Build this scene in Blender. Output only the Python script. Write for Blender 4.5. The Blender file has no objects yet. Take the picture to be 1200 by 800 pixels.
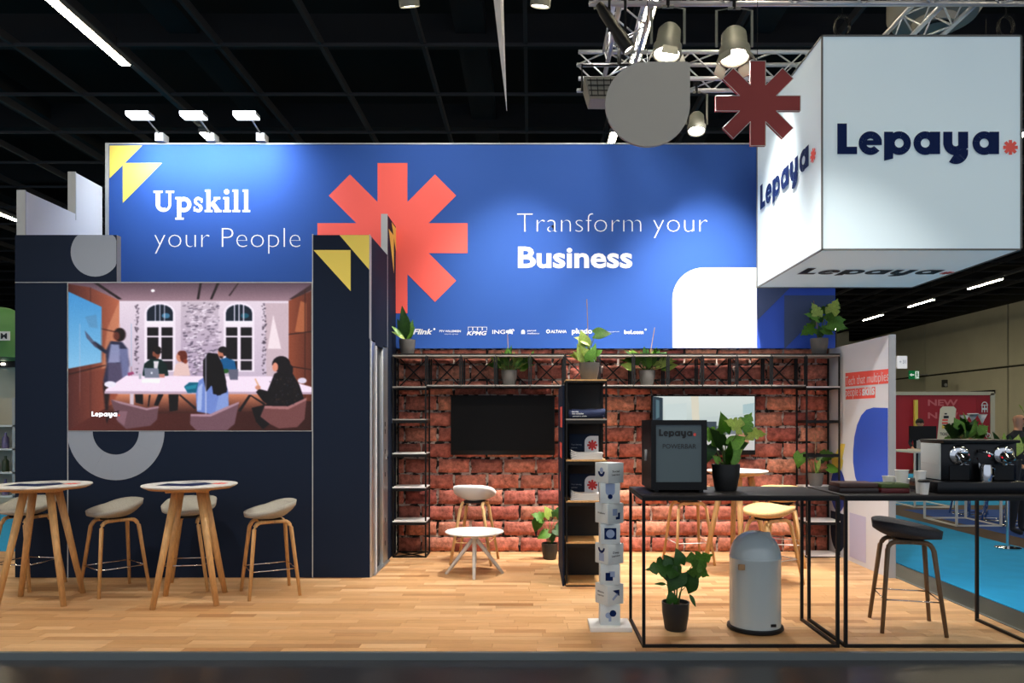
import bpy, bmesh, math, random
import numpy as np
from mathutils import Vector, Matrix
PI = math.pi
rnd = random.Random(7)
S = bpy.context.scene
C = S.collection
# ------------------------------------------------------------------ camera, world, exposure, lights
CAMH = 1.57; F = 860.0; VX = 622.0; VY = 492.0
cd = bpy.data.cameras.new('camera'); cam = bpy.data.objects.new('camera', cd); C.objects.link(cam)
cam.location = (0, 0, CAMH); cam.rotation_euler = (PI/2, 0, 0)
cd.sensor_width = 36.0; cd.lens = 36.0*F/1200.0
cd.shift_x = -22/1200.0; cd.shift_y = 92/1200.0; cd.clip_end = 300; cd.clip_start = .05
S.camera = cam
S.view_settings.view_transform = 'Standard'; S.view_settings.look = 'None'
S.view_settings.gamma = 1; S.view_settings.exposure = 0.0; S.view_settings.use_curve_mapping = False
S.cycles.use_denoising = True; S.cycles.max_bounces = 6; S.cycles.diffuse_bounces = 3
S.cycles.glossy_bounces = 3; S.cycles.transparent_max_bounces = 8; S.cycles.sample_clamp_indirect = 4
S.cycles.caustics_reflective = False; S.cycles.caustics_refractive = False
w = bpy.data.worlds.new('hall_ambient'); S.world = w; w.use_nodes = True
w.node_tree.nodes['Background'].inputs[0].default_value = (.75, .85, 1, 1)
w.node_tree.nodes['Background'].inputs[1].default_value = 0.75
STRIP_E = 85.0        # hall luminaires
SPOT_W = 520.0        # truss spotlights
ARM_W = 22.0          # lamps on the banner's top edge

def P(px, py, Y):     # point at depth Y that the photograph shows at (px, py)
    return Vector(((px-VX)*Y/F, Y, CAMH+(VY-py)*Y/F))

# ------------------------------------------------------------------ materials
def lin(c):
    return tuple(((x/255)/12.92 if x/255 <= .04045 else ((x/255+.055)/1.055)**2.4) for x in c)
MATS = {}
def mat(name, rgb, rough=.5, metal=0, emit=0, ecol=None, noise=0, nscale=20, bump=0, bscale=80, stretch=None, coat=0, spec=.5):
    if name in MATS: return MATS[name]
    m = bpy.data.materials.new(name); m.use_nodes = True; nt = m.node_tree
    b = nt.nodes['Principled BSDF']; c = lin(rgb)
    b.inputs['Base Color'].default_value = (*c, 1); b.inputs['Roughness'].default_value = rough
    b.inputs['Metallic'].default_value = metal; b.inputs['Coat Weight'].default_value = coat
    b.inputs['Specular IOR Level'].default_value = spec
    if emit:
        b.inputs['Emission Color'].default_value = (*lin(ecol or rgb), 1); b.inputs['Emission Strength'].default_value = emit
    if noise or bump:
        tc = nt.nodes.new('ShaderNodeTexCoord'); mp = nt.nodes.new('ShaderNodeMapping')
        nt.links.new(tc.outputs['Object'], mp.inputs[0])
        if stretch: mp.inputs['Scale'].default_value = stretch
    if noise:
        n = nt.nodes.new('ShaderNodeTexNoise'); n.inputs['Scale'].default_value = nscale; n.inputs['Detail'].default_value = 5
        nt.links.new(mp.outputs[0], n.inputs['Vector'])
        r = nt.nodes.new('ShaderNodeValToRGB')
        r.color_ramp.elements[0].position = .3 if noise < .9 else .46; r.color_ramp.elements[1].position = .7 if noise < .9 else .54
        r.color_ramp.elements[0].color = (*[x*(1-noise) for x in c], 1)
        r.color_ramp.elements[1].color = (*[min(1, x*(1+noise)) for x in c], 1)
        nt.links.new(n.outputs[0], r.inputs[0]); nt.links.new(r.outputs[0], b.inputs['Base Color'])
    if bump:
        n2 = nt.nodes.new('ShaderNodeTexNoise'); n2.inputs['Scale'].default_value = bscale; n2.inputs['Detail'].default_value = 6
        nt.links.new(mp.outputs[0], n2.inputs['Vector'])
        bp = nt.nodes.new('ShaderNodeBump'); bp.inputs['Strength'].default_value = bump; bp.inputs['Distance'].default_value = .01
        nt.links.new(n2.outputs[0], bp.inputs['Height']); nt.links.new(bp.outputs[0], b.inputs['Normal'])
    MATS[name] = m; return m

def piece_mat(name, stops, rough, island, nscale, nstretch, namt, bump, spec=.5):
    """colour differs from piece to piece (per object or per loose island) with grain on top"""
    m = bpy.data.materials.new(name); m.use_nodes = True; nt = m.node_tree; b = nt.nodes['Principled BSDF']
    b.inputs['Roughness'].default_value = rough; b.inputs['Specular IOR Level'].default_value = spec
    if island: rn = nt.nodes.new('ShaderNodeNewGeometry').outputs['Random Per Island']
    else: rn = nt.nodes.new('ShaderNodeObjectInfo').outputs['Random']
    r = nt.nodes.new('ShaderNodeValToRGB'); cr = r.color_ramp
    while len(cr.elements) < len(stops): cr.elements.new(.5)
    for e, (p, c) in zip(cr.elements, stops): e.position = p; e.color = (*lin(c), 1)
    nt.links.new(rn, r.inputs[0])
    g = nt.nodes.new('ShaderNodeNewGeometry'); mp = nt.nodes.new('ShaderNodeMapping'); mp.inputs['Scale'].default_value = nstretch
    nt.links.new(g.outputs['Position'], mp.inputs[0])
    add = nt.nodes.new('ShaderNodeVectorMath'); add.operation = 'ADD'
    cmb = nt.nodes.new('ShaderNodeMath'); cmb.operation = 'MULTIPLY'; cmb.inputs[1].default_value = 37
    nt.links.new(rn, cmb.inputs[0]); nt.links.new(mp.outputs[0], add.inputs[0]); nt.links.new(cmb.outputs[0], add.inputs[1])
    n = nt.nodes.new('ShaderNodeTexNoise'); n.inputs['Scale'].default_value = nscale; n.inputs['Detail'].default_value = 7; n.inputs['Roughness'].default_value = .65
    nt.links.new(add.outputs[0], n.inputs['Vector'])
    mr = nt.nodes.new('ShaderNodeMapRange'); mr.inputs[1].default_value = .3; mr.inputs[2].default_value = .7
    mr.inputs[3].default_value = 1-namt; mr.inputs[4].default_value = 1+namt
    nt.links.new(n.outputs[0], mr.inputs[0])
    mx = nt.nodes.new('ShaderNodeVectorMath'); mx.operation = 'SCALE'
    nt.links.new(r.outputs[0], mx.inputs[0]); nt.links.new(mr.outputs[0], mx.inputs['Scale'])
    nt.links.new(mx.outputs[0], b.inputs['Base Color'])
    bp = nt.nodes.new('ShaderNodeBump'); bp.inputs['Strength'].default_value = bump; bp.inputs['Distance'].default_value = .012
    nt.links.new(n.outputs[0], bp.inputs['Height']); nt.links.new(bp.outputs[0], b.inputs['Normal'])
    return m

M_ALU = mat('brushed_aluminium', (190, 192, 194), .35, .85)
M_CHROME = mat('chrome', (225, 225, 228), .12, 1)
M_BLACK = mat('black_powder_coat', (14, 13, 14), .5, spec=.25)
M_BLKPL = mat('black_plastic', (11, 11, 13), .4, spec=.25)
M_NAVY = mat('navy_fabric_print', (19, 31, 52), .8, spec=.2)
M_WHITE = mat('white_panel', (226, 228, 234), .6)
M_GREYEDGE = mat('grey_edge', (176, 178, 180), .5, .2)
M_WPRINT = mat('white_print', (228, 230, 234), .6)
M_WPLAST = mat('white_plastic', (232, 230, 228), .4)
M_BLUE = mat('blue_print', (42, 82, 158), .75, spec=.25)
M_BLUE2 = mat('blue_print_bright', (44, 84, 196), .6)
M_CORAL = mat('coral_print', (242, 92, 82), .65)
M_YEL = mat('yellow_print', (244, 218, 98), .65)
M_INK = mat('navy_ink', (2, 28, 78), .7, spec=.15)
M_DINK = mat('dark_ink', (14, 20, 36), .6)
M_GPRINT = mat('grey_print', (150, 158, 172), .65)
M_SLATE = mat('slate_print', (66, 82, 124), .65)
M_WOOD = mat('oak', (206, 160, 104), .5, noise=.16, nscale=9, stretch=(9, 9, 1), bump=.05)
M_WOODL = mat('pale_ash', (222, 180, 124), .5, noise=.12, nscale=9, stretch=(9, 9, 1), bump=.05)
M_WOODD = mat('smoked_oak', (108, 84, 60), .5, noise=.16, nscale=9, stretch=(9, 9, 1), bump=.05)
M_FELT = mat('grey_wool', (168, 164, 154), .95, noise=.14, nscale=140, bump=.5, bscale=260)
M_FELTD = mat('charcoal_wool', (62, 62, 66), .95, noise=.2, nscale=140, bump=.5, bscale=260)
M_LEAF = mat('leaf_green', (104, 156, 54), .42, noise=.25, nscale=14, spec=.5)
M_LEAFD = mat('leaf_dark_green', (52, 98, 34), .42, noise=.25, nscale=14)
M_LEAFY = mat('leaf_lime_green', (184, 208, 104), .45, noise=.25, nscale=14)
M_STEM = mat('stem_green', (92, 116, 52), .6)
M_STAKE = mat('bamboo', (170, 132, 92), .7)
M_SOIL = mat('potting_soil', (42, 32, 26), .95, noise=.3, nscale=60, bump=.6)
M_POTG = mat('grey_pot', (92, 89, 86), .6, noise=.04)
M_POTB = mat('black_pot', (26, 27, 29), .5)
M_SKIN = mat('skin', (205, 150, 120), .55)
M_DARKCLOTH = mat('dark_cloth', (26, 30, 40), .9)
M_HAIR = mat('dark_hair', (30, 22, 18), .8)
M_RED = mat('booth_red_print', (172, 32, 52), .6)
M_SCREENOFF = mat('tv_glass_off', (8, 8, 10), .5, spec=.15)
M_GLOW = mat('strip_light_glow', (255, 246, 214), .5, emit=STRIP_E, ecol=(255, 240, 205))
M_LENS = mat('spot_lens_glow', (255, 250, 240), .5, emit=9, ecol=(255, 246, 228))
M_ARMGLOW = mat('arm_lamp_glow', (240, 248, 255), .5, emit=9, ecol=(228, 240, 255))

# ------------------------------------------------------------------ mesh helpers
def link(name, me, parent=None, m=None, smooth=False):
    o = bpy.data.objects.new(name, me); C.objects.link(o)
    if m:
        for x in (m if isinstance(m, (list, tuple)) else [m]): me.materials.append(x)
    if parent: o.parent = parent
    if smooth: me.shade_smooth()
    return o
def obj(name, bm, m, parent=None, smooth=False, loc=None, rotz=None):
    bmesh.ops.recalc_face_normals(bm, faces=bm.faces)
    me = bpy.data.meshes.new(name); bm.to_mesh(me); bm.free()
    if smooth == 'auto':
        me.shade_smooth()
        try: me.set_sharp_from_angle(angle=math.radians(40))
        except Exception: pass
        o = link(name, me, parent, m)
    else: o = link(name, me, parent, m, bool(smooth))
    if loc is not None: o.location = loc
    if rotz is not None: o.rotation_euler = (0, 0, rotz)
    return o
def tag(o, label=None, cat=None, group=None, kind=None):
    if label: o['label'] = label
    if cat: o['category'] = cat
    if group: o['group'] = group
    if kind: o['kind'] = kind
    return o
def thing(name, label, cat, loc=(0, 0, 0), rz=0, group=None):
    o = bpy.data.objects.new(name, None); C.objects.link(o); o.empty_display_size = .05
    o.location = loc; o.rotation_euler = (0, 0, rz); return tag(o, label, cat, group)
def struct(o): o['kind'] = 'structure'; return o
def NB(): return bmesh.new()
def box(bm, x0, x1, y0, y1, z0, z1, bev=0, mi=0):
    n0 = len(bm.faces)
    v = [bm.verts.new((x, y, z)) for z in (z0, z1) for y in (y0, y1) for x in (x0, x1)]
    fs = [bm.faces.new([v[i] for i in f]) for f in ((0, 2, 3, 1), (4, 5, 7, 6), (0, 1, 5, 4), (2, 6, 7, 3), (0, 4, 6, 2), (1, 3, 7, 5))]
    for f in fs: f.material_index = mi
    if bev:
        es = list({e for f in fs for e in f.edges})
        bmesh.ops.bevel(bm, geom=es, offset=bev, segments=2, profile=.5, affect='EDGES')
    return fs
def bx(name, x0, x1, y0, y1, z0, z1, m, parent=None, bev=0):
    bm = NB(); box(bm, x0, x1, y0, y1, z0, z1, bev); return obj(name, bm, m, parent, 'auto' if bev else False)
def ring_pts(c, d, r, n, up=None, sq=1.0, a0=0):
    d = Vector(d).normalized()
    u = Vector(up) if up else (Vector((0, 0, 1)) if abs(d.z) < .95 else Vector((0, 1, 0)))
    s = d.cross(u).normalized(); t = s.cross(d).normalized()
    return [Vector(c)+s*(math.cos(a0+2*PI*k/n)*r)+t*(math.sin(a0+2*PI*k/n)*r*sq) for k in range(n)]
def tube(bm, pts, r, n=8, sq=1.0, up=None, a0=0, mi=0):
    pts = [Vector(p) for p in pts]; rs = r if isinstance(r, (list, tuple)) else [r]*len(pts)
    prev = None
    for i, p in enumerate(pts):
        d = (pts[min(i+1, len(pts)-1)]-pts[max(i-1, 0)])
        ring = [bm.verts.new(q) for q in ring_pts(p, d, rs[i], n, up, sq, a0)]
        if prev:
            for k in range(n):
                f = bm.faces.new((prev[k], prev[(k+1) % n], ring[(k+1) % n], ring[k])); f.material_index = mi
        else: bm.faces.new(ring[::-1]).material_index = mi
        prev = ring
    bm.faces.new(prev).material_index = mi
def bar(bm, a, b, t=.02, t2=None): tube(bm, (a, b), t*.7071, 4, a0=PI/4)
def lathe(bm, prof, n=24, c=(0, 0, 0), M=None, mi=0):
    rings = []
    for r, z in prof:
        if r < 1e-5: rings.append([bm.verts.new((M @ Vector((0, 0, z)) if M else Vector((c[0], c[1], c[2]+z))))])
        else: rings.append([bm.verts.new((M @ Vector((r*math.cos(2*PI*k/n), r*math.sin(2*PI*k/n), z))) if M else
                            Vector((c[0]+r*math.cos(2*PI*k/n), c[1]+r*math.sin(2*PI*k/n), c[2]+z))) for k in range(n)])
    for A, B in zip(rings, rings[1:]):
        for k in range(n):
            k2 = (k+1) % n
            if len(A) == 1 and len(B) == 1: continue
            if len(A) == 1: f = bm.faces.new((A[0], B[k2], B[k]))
            elif len(B) == 1: f = bm.faces.new((A[k], A[k2], B[0]))
            else: f = bm.faces.new((A[k], A[k2], B[k2], B[k]))
            f.material_index = mi
def poly(bm, pts, depth=None):
    """flat n-gon; depth vector turns it into a slab"""
    vs = [bm.verts.new(p) for p in pts]; f = bm.faces.new(vs)
    if depth is not None:
        d = Vector(depth); ws = [bm.verts.new(Vector(p)+d) for p in pts]; bm.faces.new(ws[::-1])
        n = len(vs)
        for i in range(n): bm.faces.new((vs[i], vs[(i+1) % n], ws[(i+1) % n], ws[i]))
    return f
def aim(direction, loc, roll_up=(0, 0, 1)):
    """matrix whose +Z looks along direction"""
    q = Vector(direction).to_track_quat('Z', 'Y'); return Matrix.Translation(loc) @ q.to_matrix().to_4x4()

# ------------------------------------------------------------------ flat print helpers: a plane is origin + u*U + v*V
class Plane:
    def __init__(s, O, U, V): s.O = Vector(O); s.U = Vector(U); s.V = Vector(V)
    def __call__(s, u, v): return s.O+s.U*u+s.V*v
def front(y): return Plane((0, y, 0), (1, 0, 0), (0, 0, 1))
def pr(name, shapes, pl, m, parent):
    """shapes = list of 2D polygons -> one flat printed mark"""
    bm = NB()
    nn = Vector(pl.U).cross(Vector(pl.V)).normalized(); done = []
    for s in shapes:      # overlapping pieces of one mark each lie a hair above the other
        xs = [p[0] for p in s]; ys = [p[1] for p in s]; b = (min(xs), min(ys), max(xs), max(ys)); used = set()
        for (c, lv) in done:
            if b[0] < c[2]-1e-5 and c[0] < b[2]-1e-5 and b[1] < c[3]-1e-5 and c[1] < b[3]-1e-5: used.add(lv)
        lv = next(i for i in range(999) if i not in used); done.append((b, lv))
        poly(bm, [pl(u, v)+nn*(.00012*lv) for u, v in s])
    me = bpy.data.meshes.new(name); bm.to_mesh(me); bm.free()
    return link(name, me, parent, m)
def rect(x0, y0, x1, y1): return [(x0, y0), (x1, y0), (x1, y1), (x0, y1)]
def band(cx, cy, ro, ri, a0, a1, n=20, sx=1, sy=1):
    a0, a1 = math.radians(a0), math.radians(a1); out = []
    for i in range(n):
        b, c = a0+(a1-a0)*i/n, a0+(a1-a0)*(i+1)/n
        out.append([(cx+sx*r*math.cos(t), cy+sy*r*math.sin(t)) for r, t in ((ro, b), (ro, c), (ri, c), (ri, b))])
    return out
def disc(cx, cy, r, n=28, sx=1, sy=1, a0=0, a1=360):
    return [(cx+sx*r*math.cos(math.radians(a0+(a1-a0)*i/n)), cy+sy*r*math.sin(math.radians(a0+(a1-a0)*i/n))) for i in range(n if a1-a0 == 360 else n+1)]
def aster(cx, cy, L, w):
    pts = []; h = w/2; ri = h/math.tan(PI/8)
    for k in range(8):
        a = k*PI/4; c, s = math.cos(a), math.sin(a)
        for (x, y) in ((L, -h), (L, h), (ri, h)): pts.append((cx+x*c-y*s, cy+x*s+y*c))
    return pts
def xf(shapes, s, dx, dy, sy=None, shear=0):
    return [[((x+shear*y)*s+dx, y*(sy or s)+dy) for x, y in p] for p in shapes]
def line2(a, b, w):
    dx, dy = b[0]-a[0], b[1]-a[1]; l = math.hypot(dx, dy) or 1; nx, ny = -dy/l*w/2, dx/l*w/2
    return [(a[0]+nx, a[1]+ny), (b[0]+nx, b[1]+ny), (b[0]-nx, b[1]-ny), (a[0]-nx, a[1]-ny)]
# heavy wordmark, x-height = 1
def wordmark():
    s = []
    def ring(cx, cy, ro=.53, ri=.2, a0=0, a1=360): return band(cx, cy, ro, ri, a0, a1, 28)
    s += [rect(0, 0, .43, 1.37), rect(.4, 0, .89, .33)]
    s += ring(1.49, .49, a0=22, a1=320) + [rect(1.15, .4, 2.0, .62), [(1.6, .62), (2.0, .62), (1.97, .7), (1.62, .72)]]
    s += [[(2.1, -.3), (2.51, -.2), (2.51, 1.0), (2.1, 1.0)]] + ring(2.78, .49)
    s += ring(3.95, .49) + [rect(4.16, 0, 4.62, 1.0)]
    s += [rect(4.76, .42, 5.17, 1.0), rect(5.43, .25, 5.88, 1.0)] + band(5.32, .5, .56, .15, 180, 360, 20) + band(5.33, .1, .55, .13, 235, 372, 18)
    s += ring(6.6, .49) + [rect(6.83, 0, 7.27, 1.0)]
    return s
WM = wordmark(); WMW = 8.1
def write_wordmark(pl, x0, base, xh, parent, ink, sy=None, dot=True, sx=None):
    pr('lettering', xf(WM, sx or xh, x0, base, sy or xh), pl, ink, parent)
    if dot: pr('logo_mark', xf([aster(7.78, .3, .33, .15)], sx or xh, x0, base, sy or xh), pl, M_CORAL, parent)
def text(body, pl, x0, x1, base, cap, m, parent, off=0, shear=0, name='lettering', fit=True, spacing=1.0):
    cu = bpy.data.curves.new('t', 'FONT'); cu.body = body; cu.size = 1; cu.offset = off; cu.shear = shear; cu.resolution_u = 3
    cu.space_character = spacing
    o = bpy.data.objects.new('t', cu); C.objects.link(o)
    dg = bpy.context.evaluated_depsgraph_get(); me = bpy.data.meshes.new_from_object(o.evaluated_get(dg))
    bpy.data.objects.remove(o); bpy.data.curves.remove(cu)
    xs = [v.co.x for v in me.vertices]; a, b = min(xs), max(xs); sx = (x1-x0)/(b-a); sy = cap/.729
    for v in me.vertices: v.co = pl(x0+(v.co.x-a)*sx, base+v.co.y*sy)
    me.name = name; return link(name, me, parent, m)

# ------------------------------------------------------------------ the hall
ZG = -.045
struct(bx('floor', -40, 34, -6, 82, ZG-.2, ZG, mat('dark_hall_floor', (38, 38, 41), .3, noise=.3, nscale=3, bump=.04, bscale=40)))
M_CYAN = mat('cyan_carpet', (0, 146, 206), .95, noise=.05, nscale=5); M_DBLUE = mat('dark_blue_carpet', (18, 70, 150), .95, noise=.05)
M_BROWN = mat('brown_floor_strip', (78, 60, 50), .8)
hc = []
struct(bx('floor_aisle_carpet', 4.13, 6.2, -1, 22, ZG, ZG+.006, M_CYAN))
struct(bx('floor_border', 6.2, 6.7, -1, 13.2, ZG, ZG+.005, M_BROWN))
struct(bx('floor_border', 6.2, 28, 13.2, 13.9, ZG, ZG+.005, M_BROWN))
struct(bx('floor_booth_carpet', 6.7, 28, -1, 13.2, ZG, ZG+.007, M_DBLUE))
struct(bx('floor_aisle_carpet', 6.2, 28, 13.9, 22, ZG, ZG+.006, M_CYAN))
struct(bx('floor_aisle_carpet', -30, -5.6, 6.5, 22, ZG, ZG+.006, M_CYAN))
M_CEIL = mat('black_ceiling', (12, 12, 13), .9)
ceil = struct(bx('ceiling', -40, 34, -6, 82, 10.4, 10.6, M_CEIL))
M_BEAM = mat('dark_beam', (46, 46, 52), .7); HB = 7.0
for k in range(-12, 14):
    x = (615+135*k-VX)/492*HB
    if -28 < x < 28: bx('beam', x-.035, x+.035, -2, 80, CAMH+HB, CAMH+HB+.16, M_BEAM, ceil)
for k in range(-3, 26):
    y = F*HB*(.002278+.000347*k)
    bx('beam', -38, 28, y-.022, y+.022, CAMH+HB-.02, CAMH+HB+.04, M_BEAM, ceil)
for k in range(0, 14):
    y = F*HB*(.00245+.000694*k)
    bx('roof_girder', -38, 28, y-.12, y+.12, CAMH+HB+.5, CAMH+HB+1.1, mat('girder_black', (26, 26, 29), .8), ceil)
for k in range(9):
    x = -24+k*5.7
    bx('air_duct', x-.3, x+.3, -2, 70, CAMH+HB+.7, CAMH+HB+1.1, mat('girder_black', (26, 26, 29), .8), ceil)
M_HALL = mat('beige_hall_wall', (216, 212, 186), .85, noise=.05, nscale=.6)
wr = struct(bx('wall_right', 29.12, 29.5, -6, 82, ZG, 10.4, mat('dark_joint', (58, 58, 48), .9)))
ys = [-6, 6, 15, 25, 35, 44.6, 54, 64, 73, 81.9]
for a, b in zip(ys, ys[1:]):
    bx('wall_panel', 29, 29.14, a+.08, b-.08, ZG, 4.75, M_HALL, wr); bx('wall_panel', 29, 29.14, a+.08, b-.08, 4.87, 8.6, M_HALL, wr)
for (a, b, t) in ((55.5, 63, 3.1), (46, 50.5, 3.2)):
    bx('door_leaf', 28.9, 29.05, a, b, ZG, t, mat('hall_door', (150, 150, 126), .7), wr); bx('door_lintel', 28.8, 29.05, a-.2, b+.2, t, t+.25, M_BLACK, wr)
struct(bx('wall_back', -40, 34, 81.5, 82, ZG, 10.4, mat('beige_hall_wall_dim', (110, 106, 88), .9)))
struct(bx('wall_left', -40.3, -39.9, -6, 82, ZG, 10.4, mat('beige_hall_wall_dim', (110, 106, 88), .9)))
pil = thing('hall_pillar', 'beige concrete hall pillar seen past the right end of the blue banner', 'pillar', (25.3, 60, ZG))
bx('shaft', -.5, .5, -.5, .5, 0, 9, M_HALL, pil); bx('cabinet', .5, 2, -.5, .5, 0, 8.0, M_HALL, pil)

# ceiling strip lights
def strip_light(x, y, label, L=2.4, grp=None):
    z = CAMH+6.0
    t = thing('strip_light', label, 'ceiling light', (x, y, z), 0, grp)
    bx('housing', -.09, .09, 0, L, .02, .1, mat('luminaire_grey', (120, 120, 118), .5), t)
    bx('diffuser', -.065, .065, .02, L-.02, 0, .02, M_GLOW, t)
    bm = NB()
    for yy in (.3, L-.3): tube(bm, ((0, yy, .1), (0, yy, 1.0)), .006, 5)
    obj('hanger', bm, M_BLACK, t)
rows = {-15.5: 'far left', -6.87: 'left', 1.75: 'middle', 10.37: 'near right', 20.1: 'far right'}
vis = {(-6.87, 2): 'long bright strip light at the top left corner of the photo',
       (-6.87, 3): 'short lit strip light seen just above the banner between two arm lamps',
       (1.75, 2): 'bright strip light glowing behind the tilted black spotlight barrel',
       (1.75, 3): 'small strip light peeking out under the grey teardrop sign',
       (-15.5, 3): 'strip light at the far left edge above the white side panel',
       (20.1, 6): 'nearest of the four strip lights under the white cube', (20.1, 7): 'second nearest strip light under the white cube',
       (20.1, 8): 'third strip light from the cube, above the white side wall', (20.1, 9): 'farthest small strip light just right of the plant on the rack'}
for rx, nm in rows.items():
    trk = thing('light_track', 'dark ceiling track carrying the %s row of strip lights' % nm, 'track', (rx, 0, CAMH+6.1))
    bx('rail', -.05, .05, -3, 50, 0, .05, mat('track_grey', (74, 76, 82), .6), trk)
    for k in range(-1, 10):
        y = -.55+5.3*k + (.1 if rx < 20 else .0)
        if rx == 20.1: y = 10.3+5.3*(k-2) + (-.2)
        else: y = 10.06+5.3*(k-2)
        lb = vis.get((rx, k))
        strip_light(rx, y, lb or 'strip light in the %s row of hall ceiling lights' % nm, grp='ceiling strip lights')

# ------------------------------------------------------------------ booth platform
plat = struct(bx('floor_platform', -6.5, 3.64, 4.97, 8.78, ZG, -.012, mat('platform_core', (96, 66, 40), .9)))
WST = [(0, (186, 136, 90)), (.25, (214, 168, 120)), (.5, (196, 148, 100)), (.75, (226, 184, 138)), (1, (168, 118, 74))]
M_PLANK = piece_mat('oak_plank', WST, .42, False, 6, (1.2, 14, 1), .13, .08, .4)
M_PLANKI = piece_mat('oak_plank_far', WST, .42, True, 6, (1.2, 14, 1), .13, .08, .4)
rest = NB(); cnt = 0; y = 4.975
PW = .088; pmesh = {}
while y < 8.76:
    x = -6.48-rnd.random()*.5
    while x < 3.635:
        L = rnd.choice([.3, .38, .46, .56, .68]); x1 = min(x+L, 3.636); xx = max(x, -6.49)
        if x1-xx > .03:
            far = x1 < -5.3*(y/7.3)*1.0 and False
            if cnt < 300 and x1 > -.75*y:
                key = round(x1-xx, 3)
                if key not in pmesh:
                    b = NB(); box(b, 0, key-.0018, 0, PW-.0018, -.012, 0)
                    me = bpy.data.meshes.new('plank'); bmesh.ops.recalc_face_normals(b, faces=b.faces); b.to_mesh(me); b.free(); me.materials.append(M_PLANK); pmesh[key] = me
                o = bpy.data.objects.new('plank', pmesh[key]); C.objects.link(o); o.parent = plat; o.location = (xx, y, rnd.uniform(-.0006, .0006)); cnt += 1
            else: box(rest, xx, x1-.0018, y, min(y+PW-.0018, 8.78), -.012, 0)
        x += L
    y += PW
tag(obj('far_planks', rest, M_PLANKI, plat), kind='stuff')
struct(bx('trim_1', -6.5, 3.66, 4.935, 4.972, ZG, .004, mat('edge_strip', (120, 130, 134), .35, .5)))
struct(bx('trim_2', 3.64, 3.665, 4.97, 8.78, ZG, .004, mat('edge_strip', (120, 130, 134), .35, .5)))

# ------------------------------------------------------------------ brick wall (back), bricks one by one
YB = 8.74
wb = struct(bx('wall_back_brick', -1.6, 3.55, YB+.018, YB+.06, 0, 2.42, mat('mortar', (140, 128, 120), .95, noise=.95, nscale=12, bump=.8, bscale=60)))
M_BRICK = piece_mat('red_brick', [(0, (142, 74, 66)), (.3, (196, 120, 100)), (.5, (164, 92, 80)), (.75, (216, 146, 118)), (1, (130, 68, 62))], .85, False, 17, (1, 1, 1), .6, 1.0, .2)
RH = 2.42/13; BW = .392; bvar = {}
def brick_mesh(w_, h_):
    b = NB(); nx, nz = 5, 3; g = []
    for j in range(nz+1):
        row = []
        for i in range(nx+1):
            e = (i in (0, nx)) or (j in (0, nz))
            row.append(b.verts.new((w_*i/nx+rnd.uniform(-.009, .009)*(1 if e else 1.5), rnd.uniform(-.004, .004)-(0 if e else .007), h_*j/nz+rnd.uniform(-.007, .007))))
        g.append(row)
    for j in range(nz):
        for i in range(nx): b.faces.new((g[j][i], g[j][i+1], g[j+1][i+1], g[j+1][i]))
    loop = g[0]+[g[j][nx] for j in range(1, nz+1)]+g[nz][-2::-1]+[g[j][0] for j in range(nz-1, 0, -1)]
    bk = [b.verts.new((v.co.x, .02, v.co.z)) for v in loop]; n = len(loop)
    for i in range(n): b.faces.new((loop[i], loop[(i+1) % n], bk[(i+1) % n], bk[i]))
    bmesh.ops.recalc_face_normals(b, faces=b.faces)
    me = bpy.data.meshes.new('brick'); b.to_mesh(me); b.free(); me.shade_smooth(); me.materials.append(M_BRICK); return me
for j in range(13):
    x = -1.6-(BW/2 if j % 2 else 0)-.1
    while x < 3.55:
        a, b_ = max(x, -1.598), min(x+BW, 3.548)
        if b_-a > .05:
            key = (round(b_-a, 2), rnd.randrange(4))
            if key not in bvar: bvar[key] = brick_mesh(b_-a-.024, RH-.024)
            o = bpy.data.objects.new('brick', bvar[key]); C.objects.link(o); o.parent = wb; o.location = (a+.012, YB+rnd.uniform(-.006, .003), j*RH+.012)
        x += BW

# ------------------------------------------------------------------ banner above the bricks
YF = 8.70
ban = thing('banner', 'wide blue fabric banner with white slogans and coral asterisk above the brick wall', 'banner', (0, YF, 2.42))
def k2(px): return (px-VX)*YF/F
def kz(py): return CAMH+(VY-py)*YF/F-2.42
pb = Plane((0, -.003, 0), (1, 0, 0), (0, 0, 1)); pb1 = Plane((0, -.005, 0), (1, 0, 0), (0, 0, 1))
XR = 3.61
bx('fabric', -5.0, k2(887), 0, .05, 0, 2.415, M_BLUE, ban)
rp = bx('side_fabric', k2(887), XR, 0, .05, 0, 2.415, M_BLUE2, ban); rp['label'] = 'narrow blue panel with slate triangles at the right end'
bm = NB(); box(bm, -5.04, -5.0, -.01, .06, -.0, 2.43); box(bm, -5.0, XR, -.01, .06, 2.415, 2.43); obj('frame', bm, M_GREYEDGE, ban)
def bpx(pts): return [(k2(a), kz(b)) for a, b in pts]
pr('triangle_mark', [bpx([(128.5, 170.5), (167, 170.5), (128.5, 209)]), bpx([(144, 191), (190, 191), (144, 238)])], pb, M_YEL, ban)
pr('asterisk_mark', [aster(k2(460), kz(279), .89, .355)], pb, M_CORAL, ban)
wp = [(k2(887), kz(407.5)), (k2(788), kz(407.5)), (k2(788), kz(350))]
wp += [(k2(788)+.37*(1-math.cos(t)), kz(350)+.37*math.sin(t)) for t in [PI/2*i/10 for i in range(1, 11)]] + [(k2(887), kz(350)+.37)]
pr('rounded_mark', [wp], pb, M_WPRINT, ban)
pr('triangle_mark', [bpx([(887.5, 300), (963, 300), (887.5, 375)]), bpx([(919, 346), (985-7, 346), (978, 350), (919, 409)])], pb, M_SLATE, ban)['label'] = 'slate blue triangles'
text('your People', pb, k2(181), k2(352), kz(290), .255, M_WPRINT, ban, off=-.024)
text('Transform your', pb, k2(606), k2(829), kz(272), .245, M_WPRINT, ban, off=-.025)
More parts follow.
